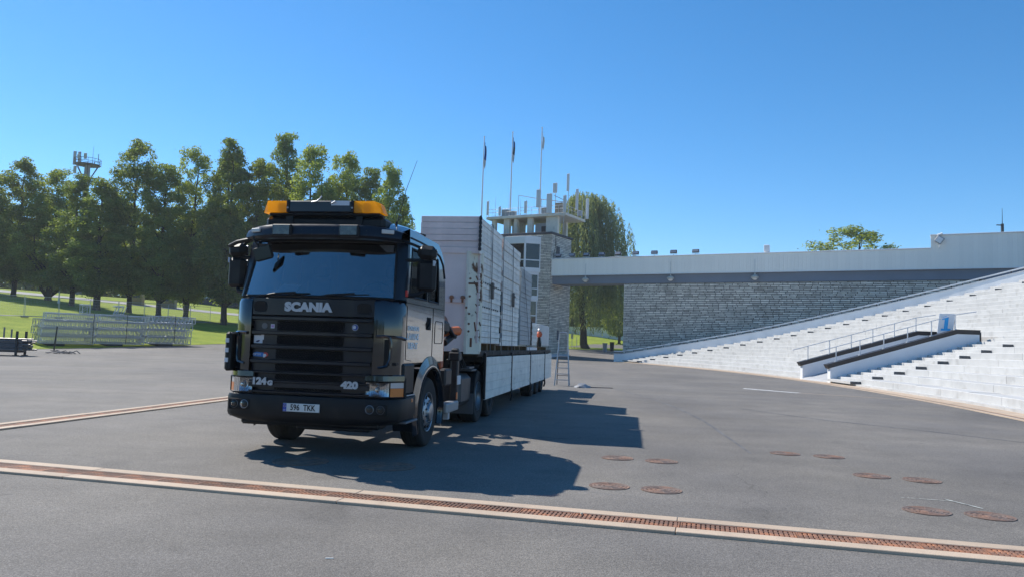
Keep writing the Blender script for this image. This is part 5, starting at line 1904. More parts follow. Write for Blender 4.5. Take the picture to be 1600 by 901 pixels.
# --- side skirt in front of the wheel, arch, steps ----------------------------------
WY = 0.33
for s_ in (-1, 1):
    mb = MB()
    mb.box(s_ * 1.10, s_ * 1.245, -1.12, -.60, .86, 1.30, b=.03)
    mb.box(s_ * 1.10, s_ * 1.255, -1.02, -.50, .555, .84, b=.02)
    mb.build('entry_panel', PLAST, truck)
    mb = MB()
    for i in range(4): mb.box(s_ * 1.25, s_ * 1.262, -.98 + i * .09, -.93 + i * .09, .58, .78)
    mb.build('step_grip', DARKVOID, truck)
    mb = MB(); mb.box(s_ * 1.06, s_ * 1.30, -1.10, -.52, .475, .505, b=.008); mb.build('entry_step', mat('worn step edge', (.16, .16, .17), .5, .3), truck)
    mb = MB(); mb.box(s_ * 1.247, s_ * 1.262, -.98, -.60, .848, .862); mb.build('step_strip', SILVER, truck)
    mb = MB(); mb.box(s_ * 1.254, s_ * 1.272, -.77, -.69, .75, .80, b=.006); mb.build('side_marker', ORANGE, truck)
    # wheel arch
    mb = MB()
    rows = []
    for i in range(25):
        a = math.pi * (1.12 - 1.24 * i / 24)
        ca, sa = math.cos(a), math.sin(a)
        def pt(x, r): return (s_ * x, WY + ca * r * 1.10, .53 + sa * r)
        rows.append([pt(.88, .66), pt(1.235, .66), pt(1.268, .675), pt(1.275, .70), pt(1.262, .74), pt(1.225, .80 + (.06 if .15 < i / 24 < .85 else 0))])
    mb.grid(rows)
    mb.build('wheel_arch', PAINT, truck, True)
    mb = MB(); mb.tube([(s_ * 1.274, WY + math.cos(a) * .685 * 1.10, .53 + math.sin(a) * .685) for a in (math.pi * (1.12 - 1.24 * i / 24) for i in range(25))], .012, 5); mb.build('arch_lip', PLAST, truck)
    # inner arch
    mb = MB(); mb.grid([[(s_ * x, WY + math.cos(a) * .70, .53 + math.sin(a) * .66) for x in (.55, 1.2)] for a in (math.pi * i / 12 for i in range(13))]); mb.build('arch_liner', PLAST, truck)
    # door furniture
    mb = MB(); mb.box(s_ * 1.215, s_ * 1.2235, .05, .30, 1.79, 1.985, b=.004)
    mb.build('handle_recess', DARKVOID, truck)
    mb = MB(); mb.tube([(s_ * 1.226, .08, 1.80), (s_ * 1.245, .11, 1.88), (s_ * 1.226, .16, 1.97)], .014, 6); mb.build('door_handle', PLAST, truck)
    mb = MB()
    loop = [(.60, 1.94), (1.02, 1.94), (1.06, 1.90), (1.06, 1.63), (1.02, 1.59), (.58, 1.59), (.55, 1.63), (.56, 1.90), (.60, 1.94)]
    mb.tube([(s_ * 1.2215, y, z) for y, z in loop], .006, 5); mb.build('hatch_seam', DARKVOID, truck)
    mb = MB(); mb.tube([(s_ * 1.2215, y, z) for y, z in ((-1.0, 2.10), (-1.0, 1.35), (-.72, 1.33))], .005, 5); mb.tube([(s_ * 1.2215, y, z) for y, z in ((.42, 2.14), (.42, 1.36))], .005, 5)
    mb.tube([(s_ * 1.2215, y, z) for y, z in ((-1.03, 2.14), (1.15, 2.14))], .005, 5); mb.build('door_seam', DARKVOID, truck)
SD = (R(90), 0, R(90))
LET = mat('door lettering white', (.85, .86, .86), .6)
text_mesh('door_lettering', 'KONTSERDI', .085, .001, LET, truck, (1.2235, -.66, 1.79), SD, sx=1.25, bold=.003)
text_mesh('door_lettering', 'LAVADE', .125, .001, LET, truck, (1.2235, -.66, 1.67), SD, sx=1.3, bold=.004)
text_mesh('door_lettering', 'RENT', .125, .001, LET, truck, (1.2235, -.66, 1.54), SD, sx=1.6, bold=.004)

# --- visor ---------------------------------------------------------------------
mb = MB()
rows = []
for (z, o_) in ((2.955, -.02), (2.965, -.10), (3.00, -.135), (3.10, -.125), (3.15, -.08), (3.165, .02), (3.16, .1)):
    row = []
    for i in range(21):
        t = -1 + 2 * i / 20
        row.append((1.15 * t, -1.31 + o_ + .26 * abs(t) ** 4, z + .02 * (1 - t * t) - (.05 * abs(t) ** 6 if z > 3.05 else 0)))
    rows.append(row)
mb.grid(rows)
mb.grid([rows[0], [(p[0], p[1] + .10, p[2] + .03) for p in rows[0]]])
vis = mb.build('sun_visor', PLAST_N, truck, True)
for x0, x1 in ((-.60, -.36), (.37, .61)):
    mb = MB(); mb.box(x0 - .02, x1 + .02, -1.485, -1.42, 2.995, 3.155, b=.015); mb.build('spot_housing', PLAST, vis)
    mb = MB(); mb.box(x0 + .005, x1 - .005, -1.49, -1.4855, 3.015, 3.135); so = mb.build('spot_reflector', mat('spot reflector', (.22, .19, .15), .4, .5, var=.4, vs=14), vis)
    mb = MB(); mb.box(x0, x1, -1.497, -1.493, 3.01, 3.14); mb.build('spot_lens', CLEAR, vis)
for x0, x1 in ((-1.01, -.85), (.89, 1.09)):
    t = abs((x0 + x1) / 2) / 1.15
    yv = -1.435 + .26 * t ** 4
    M = Matrix.Translation(((x0 + x1) / 2, yv - .012, 3.085)) @ Matrix.Rotation((.42 if x0 > 0 else -.42), 4, 'Z')
    mb = MB(); mb.box(-.085, .085, -.012, .03, -.028, .028, b=.006, M=M); mb.build('marker_lamp', mat('marker white', (.55, .53, .5), .3), vis)
for x in (-.05, .72, -1.12 + .35, -.2, .28):
    for z in (3.02, 3.08):
        mb = MB(); mb.lathe([(0, .008), (.004, .006), (.005, .001)], (x, -1.452 + .26 * (abs(x) / 1.15) ** 4, z), (0, -1, 0), 8); mb.build('visor_screw', DKSTEEL, vis)

# --- light bar -------------------------------------------------------------------
LB = -1.0
mb = MB(); mb.box(-.86, .80, LB - .12, LB + .14, 3.33, 3.385, b=.02); mb.box(-.60, -.5, LB - .1, LB + .1, 3.2, 3.34); mb.box(.44, .54, LB - .1, LB + .1, 3.2, 3.34); mb.box(-.93, .86, LB - .08, LB + .34, 3.15, 3.335, b=.05)  # last box is added, black, to stand for the dark gap under the bar
bar = mb.build('light_bar', PLAST, truck)
mb = MB(); mb.box(-.545, .395, LB - .15, LB + .15, 3.375, 3.545, b=.015); mb.box(-.53, .38, LB - .155, LB - .15, 3.39, 3.53); mb.build('centre_panel', mat('bar panel navy', (.012, .013, .02), .35, coat=.3), bar)
mb = MB(); mb.box(.09, .36, LB - .16, LB - .1565, 3.475, 3.542); mb.build('bar_sticker', STICK_W, bar)
mb = MB(); mb.tube([(-.20, LB - .17, 3.52), (-.12, LB - .18, 3.53), (-.08, LB - .16, 3.57), (-.06, LB - .15, 3.61)], .010, 6); mb.build('bent_bracket', SILVER, bar); mb = MB(); mb.tube([(.10, LB - .17, 3.50), (.16, LB - .18, 3.53)], .012, 6); mb.build('bent_bracket', SILVER, bar)
for s_, xa, xb, xe in ((-1, -.565, -.87, -.945), (1, .415, .72, .845)):
    mb = MB()
    lo, hi = 3.375, 3.54
    P0 = [(xa, LB - .15, lo), (xa, LB + .15, lo), (xa, LB + .15, hi), (xa, LB - .15, hi)]
    P1 = [(xb, LB - .15, lo), (xb, LB + .15, lo), (xb, LB + .15, hi), (xb, LB - .15, hi)]
    P2 = [(xe, LB - .10, lo), (xe, LB + .10, lo), (xe - s_ * .06, LB + .08, hi - .02), (xe - s_ * .06, LB - .08, hi - .02)]
    mb.add(P0 + P1 + P2, [(0, 1, 2, 3), (0, 1, 5, 4), (1, 2, 6, 5), (2, 3, 7, 6), (3, 0, 4, 7), (4, 5, 9, 8), (5, 6, 10, 9), (6, 7, 11, 10), (7, 4, 8, 11), (8, 9, 10, 11)])
    bo = mb.build('amber_beacon', AMBER, bar, True)
    mb = MB(); mb.lathe([(0, .03), (.03, .05), (.09, .06), (.13, .05), (.135, .001)], ((xa + xb) / 2, LB, 3.40), (0, 0, 1), 14); mb.build('rotor', mat('beacon rotor', (.35, .16, .03), .4), bo)
    for dx in (xa - s_ * .01, ):
        mb = MB(); mb.box(dx - .02, dx + .02, LB - .165, LB + .16, 3.376, 3.546); mb.lathe([(0, .014), (.01, .012), (.012, .001)], (dx, LB - .166, 3.44), (0, -1, 0), 10, 1); mb.build('end_clamp', [PLAST, SILVER], bar)
# aerials and roof details
mb = MB(); mb.tube([(.92, -.75, 3.23), (.93, -.745, 3.32)], .03, 8, 0, .012); mb.tube([(.93, -.745, 3.27), (1.02, -.65, 3.8), (1.13, -.52, 4.27)], .006, 5, 0, .003); mb.build('aerial', PLAST, truck)
mb = MB(); mb.tube([(-.62, .3, 3.3), (-.70, .35, 3.9), (-.74, .4, 4.15)], .006, 5, 0, .004); mb.build('aerial', PLAST, truck)
mb = MB(); mb.tube([(.3, .1, 3.40), (.6, .5, 3.41), (.95, .75, 3.33)], .02, 6); mb.build('roof_cable', PLAST, truck)

# --- mirrors ------------------------------------------------------------------------
def rbox(mb, cx_, cy_, cz_, w_, d_, h_, rz, tilt=0, b=.04, mi=0):
    M = Matrix.Translation((cx_, cy_, cz_)) @ Matrix.Rotation(rz, 4, 'Z') @ Matrix.Rotation(tilt, 4, 'Y')
    mb.box(-w_ / 2, w_ / 2, -d_ / 2, d_ / 2, -h_ / 2, h_ / 2, b=b, M=M, mi=mi)
for s_ in (-1, 1):
    mx = 1.46 if s_ > 0 else 1.39
    mb = MB(); rbox(mb, s_ * mx, -.93, 2.52, .27, .15, .44, s_ * .12, 0, .05)
    mo = mb.build('main_mirror', PLAST, truck)
    mb = MB(); rbox(mb, s_ * mx - s_ * .005, -.85, 2.52, .22, .01, .38, s_ * .12, 0, .004); mb.build('mirror_glass', CHROME, mo)
    mb = MB(); rbox(mb, s_ * mx, -.94, 2.845, .27, .19, .20, s_ * .12, s_ * .08, .06)
    mo = mb.build('wide_mirror', PLAST, truck)
    mb = MB(); rbox(mb, s_ * mx, -.842, 2.845, .22, .01, .15, s_ * .12, s_ * .08, .004); mb.build('mirror_glass', CHROME, mo)
    mb = MB(); mb.tube([(s_ * 1.16, -.98, 2.735), (s_ * 1.30, -.96, 2.735), (s_ * (mx - .04), -.95, 2.735)], .026, 7); mb.build('mirror_arm', PLAST, truck)
    mb = MB(); mb.tube([(s_ * 1.19, -1.02, 2.235), (s_ * 1.33, -.98, 2.25), (s_ * (mx - .02), -.94, 2.31)], .035, 7, 0, .03); mb.build('mirror_arm', PLAST, truck)
    mb = MB(); mb.tube([(s_ * 1.10, -1.0, 3.0), (s_ * 1.25, -.98, 2.96), (s_ * (mx - .06), -.95, 2.90)], .02, 6)
    mb.build('mirror_arm', PLAST, truck)
    mb = MB(); mb.box(s_ * (mx + .10), s_ * (mx + .125), -1.0, -.92, 2.66, 2.735); mb.build('mirror_marker', mat('pale marker', (.45, .50, .55), .4), truck)
mb = MB(); rbox(mb, -.79, -1.345, 2.76, .25, .05, .20, .25, -.32, .03); mo = mb.build('kerb_mirror', PLAST, truck)
mb = MB(); rbox(mb, -.796, -1.373, 2.76, .225, .006, .175, .25, -.32, .003); mb.build('mirror_glass', mat('mirror face', (.03, .032, .024), .25), mo)
mb = MB(); mb.tube([(-.95, -1.36, 3.0), (-.92, -1.37, 2.93), (-.87, -1.345, 2.86)], .014, 6); mb.build('mirror_arm', PLAST, truck)
mb = MB(); mb.tube([(-1.05, -1.2, 2.98), (-1.30, -1.15, 2.94), (-1.50, -1.0, 2.90)], .03, 6); mb.build('mirror_arm', PLAST, truck)
mb = MB(); mb.box(1.205, 1.235, -1.09, -1.03, 2.22, 2.31, b=.006); mb.build('red_reflector', RED, truck)
mb = MB(); mb.tube([(1.165, -1.03, 2.25), (1.15, -.97, 2.60), (1.11, -.9, 2.92)], .012, 5); mb.build('grab_rail', SILVER, truck)

# --- wheels -----------------------------------------------------------------------------
def wheel(root, name, x, y, s_, dual=False, r=.53, wdt=.30, drive=False):
    """outer face at x on side s_"""
    wo = MB()
    hw = wdt
    wo.lathe([(0, .30), (-.004, .36), (.008, .43), (.012, r - .045), (.0, r - .02), (-.03, r), (-hw / 2 - .0, r + .006), (-hw + .03, r), (-hw, r - .02), (-hw - .01, .42), (-hw, .30)],
             (x, y, r), (s_, 0, 0), 40)
    t = wo.build(name, RUBBER, root)
    # tread grooves
    g = MB()
    for q in (-.07, -.15, -.23):
        g.lathe([(q - .009, r + .0065), (q + .009, r + .0065)], (x, y, r), (s_, 0, 0), 40)
    g.build('tread_groove', DARKVOID, t)
    m = MB()
    if drive:
        m.lathe([(-.005, .305), (.008, .30), (-.03, .285), (-.15, .27), (-.16, .12), (-.05, .11), (-.045, .001)], (x, y, r), (s_, 0, 0), 32)
    else:
        m.lathe([(-.005, .305), (.012, .30), (.005, .288), (-.035, .28), (-.03, .25), (.012, .20), (.02, .15), (.06, .13), (.07, .10), (.072, .001)], (x, y, r), (s_, 0, 0), 32)
    rim = m.build('rim', RIMM, t)
    m = MB()
    for i in range(10):
        a = i * 2 * math.pi / 10
        p = Vector((x + s_ * (-.008 if not drive else -.155), y + .232 * math.cos(a), r + .232 * math.sin(a)))
        m.cyl(p + Vector((-s_ * .02, 0, 0)), p + Vector((s_ * .009, 0, 0)), .030, n=10)
    m.build('rim_holes', DARKVOID, rim)
    m = MB()
    for i in range(10):
        a = (i + .5) * 2 * math.pi / 10
        p = Vector((x + s_ * (.015 if not drive else -.155), y + .167 * math.cos(a), r + .167 * math.sin(a)))
        m.cyl(p, p + Vector((s_ * .03, 0, 0)), .017, n=6)
    m.build('wheel_nuts', CHROME, rim)


for s_ in (-1, 1):
    wheel(truck, 'front_wheel', s_ * 1.215, WY, s_)
    wheel(truck, 'drive_wheel', s_ * 1.20, 4.36, s_, drive=True)
    wheel(truck, 'tag_wheel', s_ * 1.20, 5.72, s_, drive=True)
    mb = MB(); mb.lathe([(-.35, .45), (-.35, .52), (-.63, .52), (-.63, .45)], (s_ * 1.2, 4.36, .53), (s_, 0, 0), 28); mb.lathe([(-.35, .45), (-.35, .52), (-.63, .52), (-.63, .45)], (s_ * 1.2, 5.72, .53), (s_, 0, 0), 28); mb.build('inner_tyres', RUBBER, truck)
mb = MB()
mb.cyl((-.9, WY, .53), (.9, WY, .53), .07, n=10); mb.cyl((-.9, 4.36, .53), (.9, 4.36, .53), .1, n=10); mb.cyl((-.9, 5.72, .53), (.9, 5.72, .53), .1, n=10)
for x in (-.40, .40): mb.box(x - .04, x + .04, -1.1, 6.6, .72, .98)
mb.box(-.45, .45, -.9, .3, .55, 1.2, b=.05)
mb.build('chassis', DKSTEEL, truck)
# tank, battery box, mudguards, side details
mb = MB(); mb.box(.62, 1.18, 2.75, 3.75, .42, 1.02, b=.09); mb.build('fuel_tank', mat('dull grey tank', (.06, .062, .066), .5, .3, var=.2), truck)
mb = MB(); mb.box(-1.18, -.62, 1.6, 3.75, .42, 1.02, b=.09); mb.build('battery_box', DKSTEEL, truck)
mb = MB(); mb.box(1.05, 1.235, 1.52, 2.42, .40, .565, b=.02); mb.build('side_bumper', mat('silver guard', (.34, .345, .35), .5, .3, var=.1), truck)
mb = MB(); mb.box(1.10, 1.20, 1.75, 1.88, .28, .40); mb.build('bracket', SILVER, truck)
mb = MB(); mb.box(1.225, 1.24, 2.25, 2.50, .86, 1.02, b=.004); mb.build('white_plate', STICK_W, truck)
mb = MB(); mb.box(1.225, 1.237, 2.22, 2.30, .60, .72); mb.build('side_reflector', ORANGE, truck)
mb = MB(); mb.box(.9, 1.22, 3.55, 4.05, 1.06, 1.10, b=.01); mb.box(1.0, 1.225, 3.30, 3.75, 1.12, 1.155); mb.build('catwalk', mat('grey tread', (.13, .13, .135), .55, .3), truck)
for s_ in (-1, 1):
    mb = MB()
    mb.grid([[(s_ * x, 4.36 + .64 * math.cos(a), .56 + .62 * math.sin(a)) for x in (.6, 1.24)] for a in (math.pi * (.45 + .6 * i / 10) for i in range(11))]); mb.build('mudguard', PLAST, truck)
    mb = MB(); mb.box(s_ * .62, s_ * 1.24, 3.66, 3.69, .22, .62); mb.build('mud_flap', mat('grey flap', (.10, .10, .105), .7), truck)

# --- loader crane behind the cab ------------------------------------------------------------
CR_O = mat('faded orange crane', (0.42, 0.085, 0.025), 0.55, var=0.25, vs=5, col2=(.06, .03, .02), c2=(.6, .75), c2s=4)
mb = MB(); mb.box(-1.15, 1.15, 1.70, 2.15, .85, 1.15, b=.03); mb.box(-.3, .3, 1.6, 2.25, 1.0, 1.5, b=.05); mb.build('crane_base', DKSTEEL, truck)
mb = MB(); mb.cyl((0, 1.9, 1.4), (0, 1.9, 2.9), .19, .16, n=16); mb.build('crane_column', CR_O, truck)
mb = MB(); mb.box(-.2, .7, 1.55, 1.75, 2.55, 2.75, b=.03); mb.box(-.9, .65, 1.82, 2.0, 2.78, 2.94, b=.03); mb.build('crane_boom', CR_O, truck)
mb = MB(); mb.box(.95, 1.13, 1.35, 1.60, 1.15, 1.85, b=.04); mb.cyl((1.03, 1.45, 1.25), (1.03, 1.55, 2.1), .07, n=10); mb.build('crane_arm', CR_O, truck)
mb = MB(); mb.cyl((.95, 2.05, 1.79), (1.17, 2.45, 1.83), .085, n=12); mb.build('outrigger_tip', mat('bright orange', (.70, .17, .05), .5, var=.15, vs=8), truck)
mb = MB(); mb.box(1.03, 1.17, 2.52, 2.66, .42, 1.50, b=.02); mb.box(1.0, 1.2, 2.48, 2.7, 1.28, 1.44, b=.02); mb.build('stabiliser_leg', DKSTEEL, truck)
mb = MB(); mb.cyl((1.05, 1.9, 1.6), (1.15, 2.6, 1.85), .06, n=8); mb.box(.85, 1.15, 1.4, 1.9, 1.75, 2.0, b=.06); mb.tube([(1.0, 1.5, 2.0), (1.1, 1.75, 1.95), (1.15, 2.1, 1.75), (1.1, 2.5, 1.72)], .04, 7); mb.build('hydraulics', PLAST, truck)
for k in range(4):
    mb = MB(); mb.tube([(1.05 + .03 * k, 2.6, 1.5), (1.12 + .02 * k, 2.9 + .1 * k, 1.15), (1.05, 3.0 + .12 * k, .95 + .1 * k), (.9, 2.8, 1.3)], .016, 6); mb.build('hose', PLAST, truck)
mb = MB()
mb.lathe([(0, .01), (.0, .13), (.03, .14), (.03, .01)], (.86, 2.36, 1.98), (0, -1, 0), 20); mb.build('cable_drum', mat('worn cream drum', (.36, .26, .21), .7, var=.2), truck)
# black tarp and orange hose behind the cab corner
mb = MB()
rows = []
for i in range(12):
    t = i / 11
    z = 3.0 - 1.0 * t
    bul = .16 + .16 * math.sin(t * 3.0) ** 2 - .10 * t
    rows.append([(1.05 + .05 * math.sin(t * 7 + u * 3), 1.22 + u * (bul + .04 * math.sin(t * 19)), z - .05 * u * math.sin(t * 11)) for u in (0, .5, 1, 1.25)])
mb.grid(rows); mb.build('black_tarp', PLAST, truck)
mb = MB(); mb.tube([(1.06, 1.2, 3.12), (1.10, 1.32, 3.0), (1.10, 1.40, 2.8), (1.06, 1.45, 2.55)], .022, 7); mb.build('orange_hose', CR_O, truck)

# ================================================================== TRAILER
DROP = mat('weathered pale dropside', (0.80, 0.77, 0.70), 0.6, 0.0, var=0.10, vs=2.5, rnd=.05, col2=(.46, .45, .43), c2=(.60, .78), c2s=2.2, c2stretch=(1, .5, 2.4), fine=.06, fs=30)
HEADB = mat('pinkish white headboard', (0.82, 0.67, 0.61), 0.6, var=0.08, vs=2, col2=(.36, .20, .12), c2=(.66, .76), c2s=1.6, c2stretch=(2.5, 2.5, .5))
RUSTPOST = mat('rust streaked cream post', (0.74, 0.69, 0.56), 0.65, var=0.10, vs=3, col2=(.13, .055, .022), c2=(.56, .62), c2s=3.4, c2stretch=(1, 1, .8))
BOARD = mat('weathered grey white board', (0.80, 0.77, 0.71), 0.6, 0.0, var=0.13, vs=3, rnd=.10, col2=(.42, .41, .39), c2=(.58, .76), c2s=3, c2stretch=(1, .35, 3), fine=.05, fs=25)
BOARD_P = mat('pinkish board end', (0.82, 0.655, 0.60), 0.6, var=0.10, vs=4, rnd=.07, col2=(.46, .38, .38), c2=(.60, .78), c2s=3, c2stretch=(.4, 1, 3))
DIRTY = mat('dirty dark deck', (0.045, 0.035, 0.028), 0.85, var=.3, vs=5)
STRAP = mat('grey strap', (.10, .10, .105), .8)

trl = thing('flatbed_trailer', 'flatbed trailer with folded down white side boards behind the cab', 'trailer', TO, TA)
mb = MB()
mb.box(-1.22, 1.22, 4.1, 17.9, 1.345, 1.425); mb.build('deck', DIRTY, trl)
mb = MB()
for x in (-.5, .5): mb.box(x - .07, x + .07, 4.5, 17.8, 1.0, 1.34)
for i in range(14): mb.box(-1.2, 1.2, 4.7 + i, 4.8 + i, 1.22, 1.338)
mb.build('chassis', DKSTEEL, trl)
mb = MB(); mb.box(1.205, 1.262, 3.95, 17.95, 1.36, 1.47, b=.01); mb.box(-1.262, -1.205, 3.95, 17.95, 1.36, 1.47, b=.01); mb.build('side_rave', DIRTY, trl)
mb = MB()
for i in range(14): mb.box(1.262, 1.272, 4.6 + i * .98, 4.68 + i * .98, 1.38, 1.44, b=.004)
mb.build('rope_hooks', DKSTEEL, trl)
# folded side boards, each of five planks
edges = [4.52, 8.10, 11.76, 15.60, 17.95]
for a, b in zip(edges[:-1], edges[1:]):
    for s_ in (-1, 1):
        m_ = MB(); m_.box(s_ * 1.279, s_ * 1.293, a + .05, b - .05, .44, 1.335); fo = m_.build('side_board', DROP, trl)
        n = 5
        for k in range(n):
            h = (1.335 - .44) / n
            m_ = MB(); m_.box(s_ * 1.293, s_ * 1.308, a + .05, b - .05, .44 + k * h + .004, .44 + (k + 1) * h - .004, b=.004)
            m_.build('plank', DROP, fo)
for y in edges[1:4] + [4.50]:
    m_ = MB(); m_.box(1.27, 1.325, y - .035, y + .035, .38 if y > 5 else .46, 1.42, b=.006)
    if y > 5: m_.tube([(1.31, y + .01, .5), (1.33, y + .03, .32), (1.29, y + .06, .20)], .03, 6)
    m_.build('stake_post', DKSTEEL if y > 5 else PLAST, trl)
# trailer wheels
for s_ in (-1, 1):
    for y in (13.2, 14.5, 15.8):
        wheel(trl, 'trailer_wheel', s_ * 1.19, y, s_, r=.48, wdt=.33, drive=True)
mb = MB()
for y in (13.2, 14.5, 15.8): mb.cyl((-.9, y, .48), (.9, y, .48), .08, n=10)
mb.box(-.9, .9, 6.9, 7.1, .3, 1.2); mb.box(.75, .9, 7.0, 7.15, .1, 1.0); mb.box(-.9, -.75, 7.0, 7.15, .1, 1.0)
mb.build('axles', DKSTEEL, trl)
# headboard: folded sheet with a slanting corner post
mb = MB()
xs_ = [-1.25, -1.05, -1.03, -.75, -.72, -.40, -.37, -.05, -.02, .30, .33, .62, .65, .92, 1.02]
rows = []
for z in (1.44, 2.44): rows.append([(x, 3.72 + (.03 if i % 4 in (1, 2) else 0), z) for i, x in enumerate(xs_)])
mb.grid(rows, sm=False)
mb.box(-1.25, 1.02, 3.70, 3.76, 2.42, 2.50); mb.build('headboard_sheet', HEADB, trl)
mb = MB(); mb.box(-.02, 1.0, 3.735, 3.78, 2.50, 3.42); mb.build('upper_sheet', HEADB, trl)
for x in (.72, .95):
    m_ = MB(); m_.lathe([(0, .02), (0, .05), (.05, .04), (.06, .001)], (x, 3.70, 2.50), (0, 0, 1), 10); m_.box(x - .02, x + .02, 3.68, 3.71, 2.42, 2.56); m_.build('ring_hook', RUST, trl)
mb = MB()
poly = [(1.0, 3.70), (1.06, 3.665), (1.275, 3.98), (1.275, 4.12), (1.20, 4.12), (1.0, 3.80)]
mb.prism(poly, lambda a, b, t: (a, b, t), 1.40, 3.45); mb.build('corner_post', RUSTPOST, trl, True)
mb = MB(); mb.prism([(-x, y) for x, y in poly], lambda a, b, t: (a, b, t), 1.40, 3.45); mb.build('corner_post', RUSTPOST, trl, True)
mb = MB(); mb.box(1.02, 1.06, 3.655, 3.69, 2.3, 2.34); 
pd_ = Vector((.2, .315, 0)).normalized()
def on_post(t, z): return Vector((1.06, 3.665, z)) + Vector((.215, .315, 0)) * t
for (t, z) in ((.12, 2.2), (.12, 2.0), (.12, 1.85), (.75, 1.86), (.12, 2.55), (.12, 2.9)):
    p = on_post(t, z); nrm = Vector((.315, -.215, 0)).normalized()
    mb.cyl(p, p + nrm * .02, .022, n=8)
p = on_post(.35, 1.62); mb.box(p.x - .02, p.x + .02, p.y - .03, p.y, 1.54, 1.72)
for k in range(14):
    t0, z0 = rng.uniform(.3, .9), rng.uniform(2.0, 3.3)
    a = on_post(t0, z0) + Vector((.004, -.003, 0)); b = on_post(min(1, t0 + rng.uniform(.02, .25)), z0 - rng.uniform(.05, .22)) + Vector((.004, -.003, 0))
    mb.cyl(a, b, rng.uniform(.006, .018), n=5)
p0, p1 = on_post(.02, 2.80), on_post(1.0, 2.83)
mb.cyl(p0, p1, .022, n=6)
mb.build('rust_scabs', RUST, trl)

# ------------------------------------------------------------------ the load: stacks of boards
def stack(name, y0, y1, z0, z1, n, lab, m=None, endm=None, off=0.0, wid=1.245, cut=0.0, xl=-1.245):
    root = thing(name, lab, 'board stack', (TO[0] + math.sin(-TA) * y0, TO[1] + math.cos(TA) * y0, z0), TA, 'board stacks on the trailer')
    h = (z1 - z0) / n
    for i in range(n):
        jx, jy = rng.uniform(-.012, .012), rng.uniform(-.02, .02)
        b_ = MB()
        L = y1 - y0
        x0, x1, hz_ = xl + jx, wid + jx + off, h - .004
        if z0 + i * h < cut: jy = .15
        b_.box(x0, x1, jy, L if jy > .1 else L + jy, .002, hz_, b=.004)
        # recessed channel along the edge of each board
        b_.box(x1 - .001, x1 + .006, jy + .02, L - .03, hz_ * .12, hz_ * .42, b=.002)
        b_.box(x1 - .001, x1 + .004, jy + .02, L - .03, hz_ * .62, hz_ * .9, b=.002)
        for fi in range(len(b_.f)):
            vs = [b_.v[k] for k in b_.f[fi]]
            if endm is not None and all(abs(v[1] - jy) < .008 for v in vs): b_.m[fi] = 1
        o = b_.build('board', [m or BOARD, endm or BOARD], root)
        o.location = (0, 0, i * h)
    return root


s1 = stack('board_stack', 3.72, 6.44, 1.62, 4.17, 20, 'tallest pile of weathered boards right behind the cab', endm=BOARD_P, cut=3.40, xl=0.02)
s2 = stack('board_stack', 6.58, 9.42, 1.58, 4.12, 20, 'second pile of weathered boards, just behind the tallest', endm=BOARD_P, xl=0.02)
s3 = stack('board_stack', 9.72, 11.95, 1.62, 3.76, 16, 'greyer third pile of boards with a slanting strap', m=mat('greyer board', (.40, .42, .425), .6, .05, var=.12, vs=3, rnd=.08))
s4 = stack('board_stack', 12.5, 13.6, 1.62, 2.30, 6, 'low short pile of white boards on the trailer tail')
mb = MB(); mb.box(-1.2, 1.24, 0, 2.9, 0, .72, b=.012); mb.box(1.24, 1.25, .5, 2.3, .05, .66)
o = mb.build('white_crate', mat('dull white panel', (.56, .57, .56), .6, var=.08, vs=2, col2=(.40, .39, .37), c2=(.6, .75), c2s=2))
o.location = (TO[0] + math.sin(-TA) * 14.5, TO[1] + math.cos(TA) * 14.5, 1.62); o.rotation_euler = (0, 0, TA); tag(o, 'plain white box panel at the trailer tail', 'crate')


def tl(x, y, z): # trailer to world
    c, s_ = math.cos(TA), math.sin(TA)
    return (TO[0] + c * x - s_ * y, TO[1] + s_ * x + c * y, z)


# timber bearers under the stacks
for k, y in enumerate((4.2, 5.2, 6.2, 7.0, 8.1, 9.2, 10.1, 11.5, 12.8, 15.0, 16.8)):
    mb = MB(); mb.box(-1.2, 1.2, -.07, .07, 0, .185 if y < 6.4 else .15, b=.008)
    o = mb.build('timber_bearer', mat('pale timber', (.20, .13, .07), .85, var=.25, vs=4, rnd=.2)); o.location = tl(0, y, 1.43); o.rotation_euler = (0, 0, TA)
    tag(o, ['first', 'second', 'third', 'fourth', 'fifth', 'sixth', 'seventh', 'eighth', 'ninth', 'tenth', 'eleventh'][k] + ' timber bearer from the cab under the trailer load', 'bearer', 'timber bearers under the load')
# lashing straps over the load
for k, (y, zt, slant, lab) in enumerate(((5.02, 4.19, .0, 'dark strap over the middle of the tallest pile'), (6.50, 4.19, -.05, 'dark strap between the two tall piles'), (8.0, 4.14, .05, 'dark strap over the second pile'), (10.0, 3.80, 1.5, 'thin strap slanting down over the grey pile'))):
    root = thing('lashing_strap', lab, 'strap', tl(0, y, 1.43), TA, 'straps over the load')
    mb = MB(); wd_ = .03
    hh = zt - 1.43
    mb.add([(1.27, -wd_, hh), (1.27, wd_, hh), (1.30, wd_ + slant, .02), (1.30, -wd_ + slant, .02), (1.276, -wd_, hh), (1.276, wd_, hh), (1.306, wd_ + slant, .02), (1.306, -wd_ + slant, .02)],
           [(0, 1, 2, 3), (4, 7, 6, 5), (0, 3, 7, 4), (1, 5, 6, 2)])
    mb.box(.0 if k < 3 else -1.27, 1.276, -wd_, wd_, hh, hh + .006); mb.build('webbing', STRAP, root, True)
    if k in (0, 2):
        mb = MB(); mb.box(1.28, 1.34, -.07, .07, 1.15, 1.50, b=.015); mb.cyl((1.33, -.08, 1.4), (1.33, .08, 1.4), .03, n=8); mb.build('ratchet', mat('worn ratchet', (.13, .12, .11), .5, .5), root)
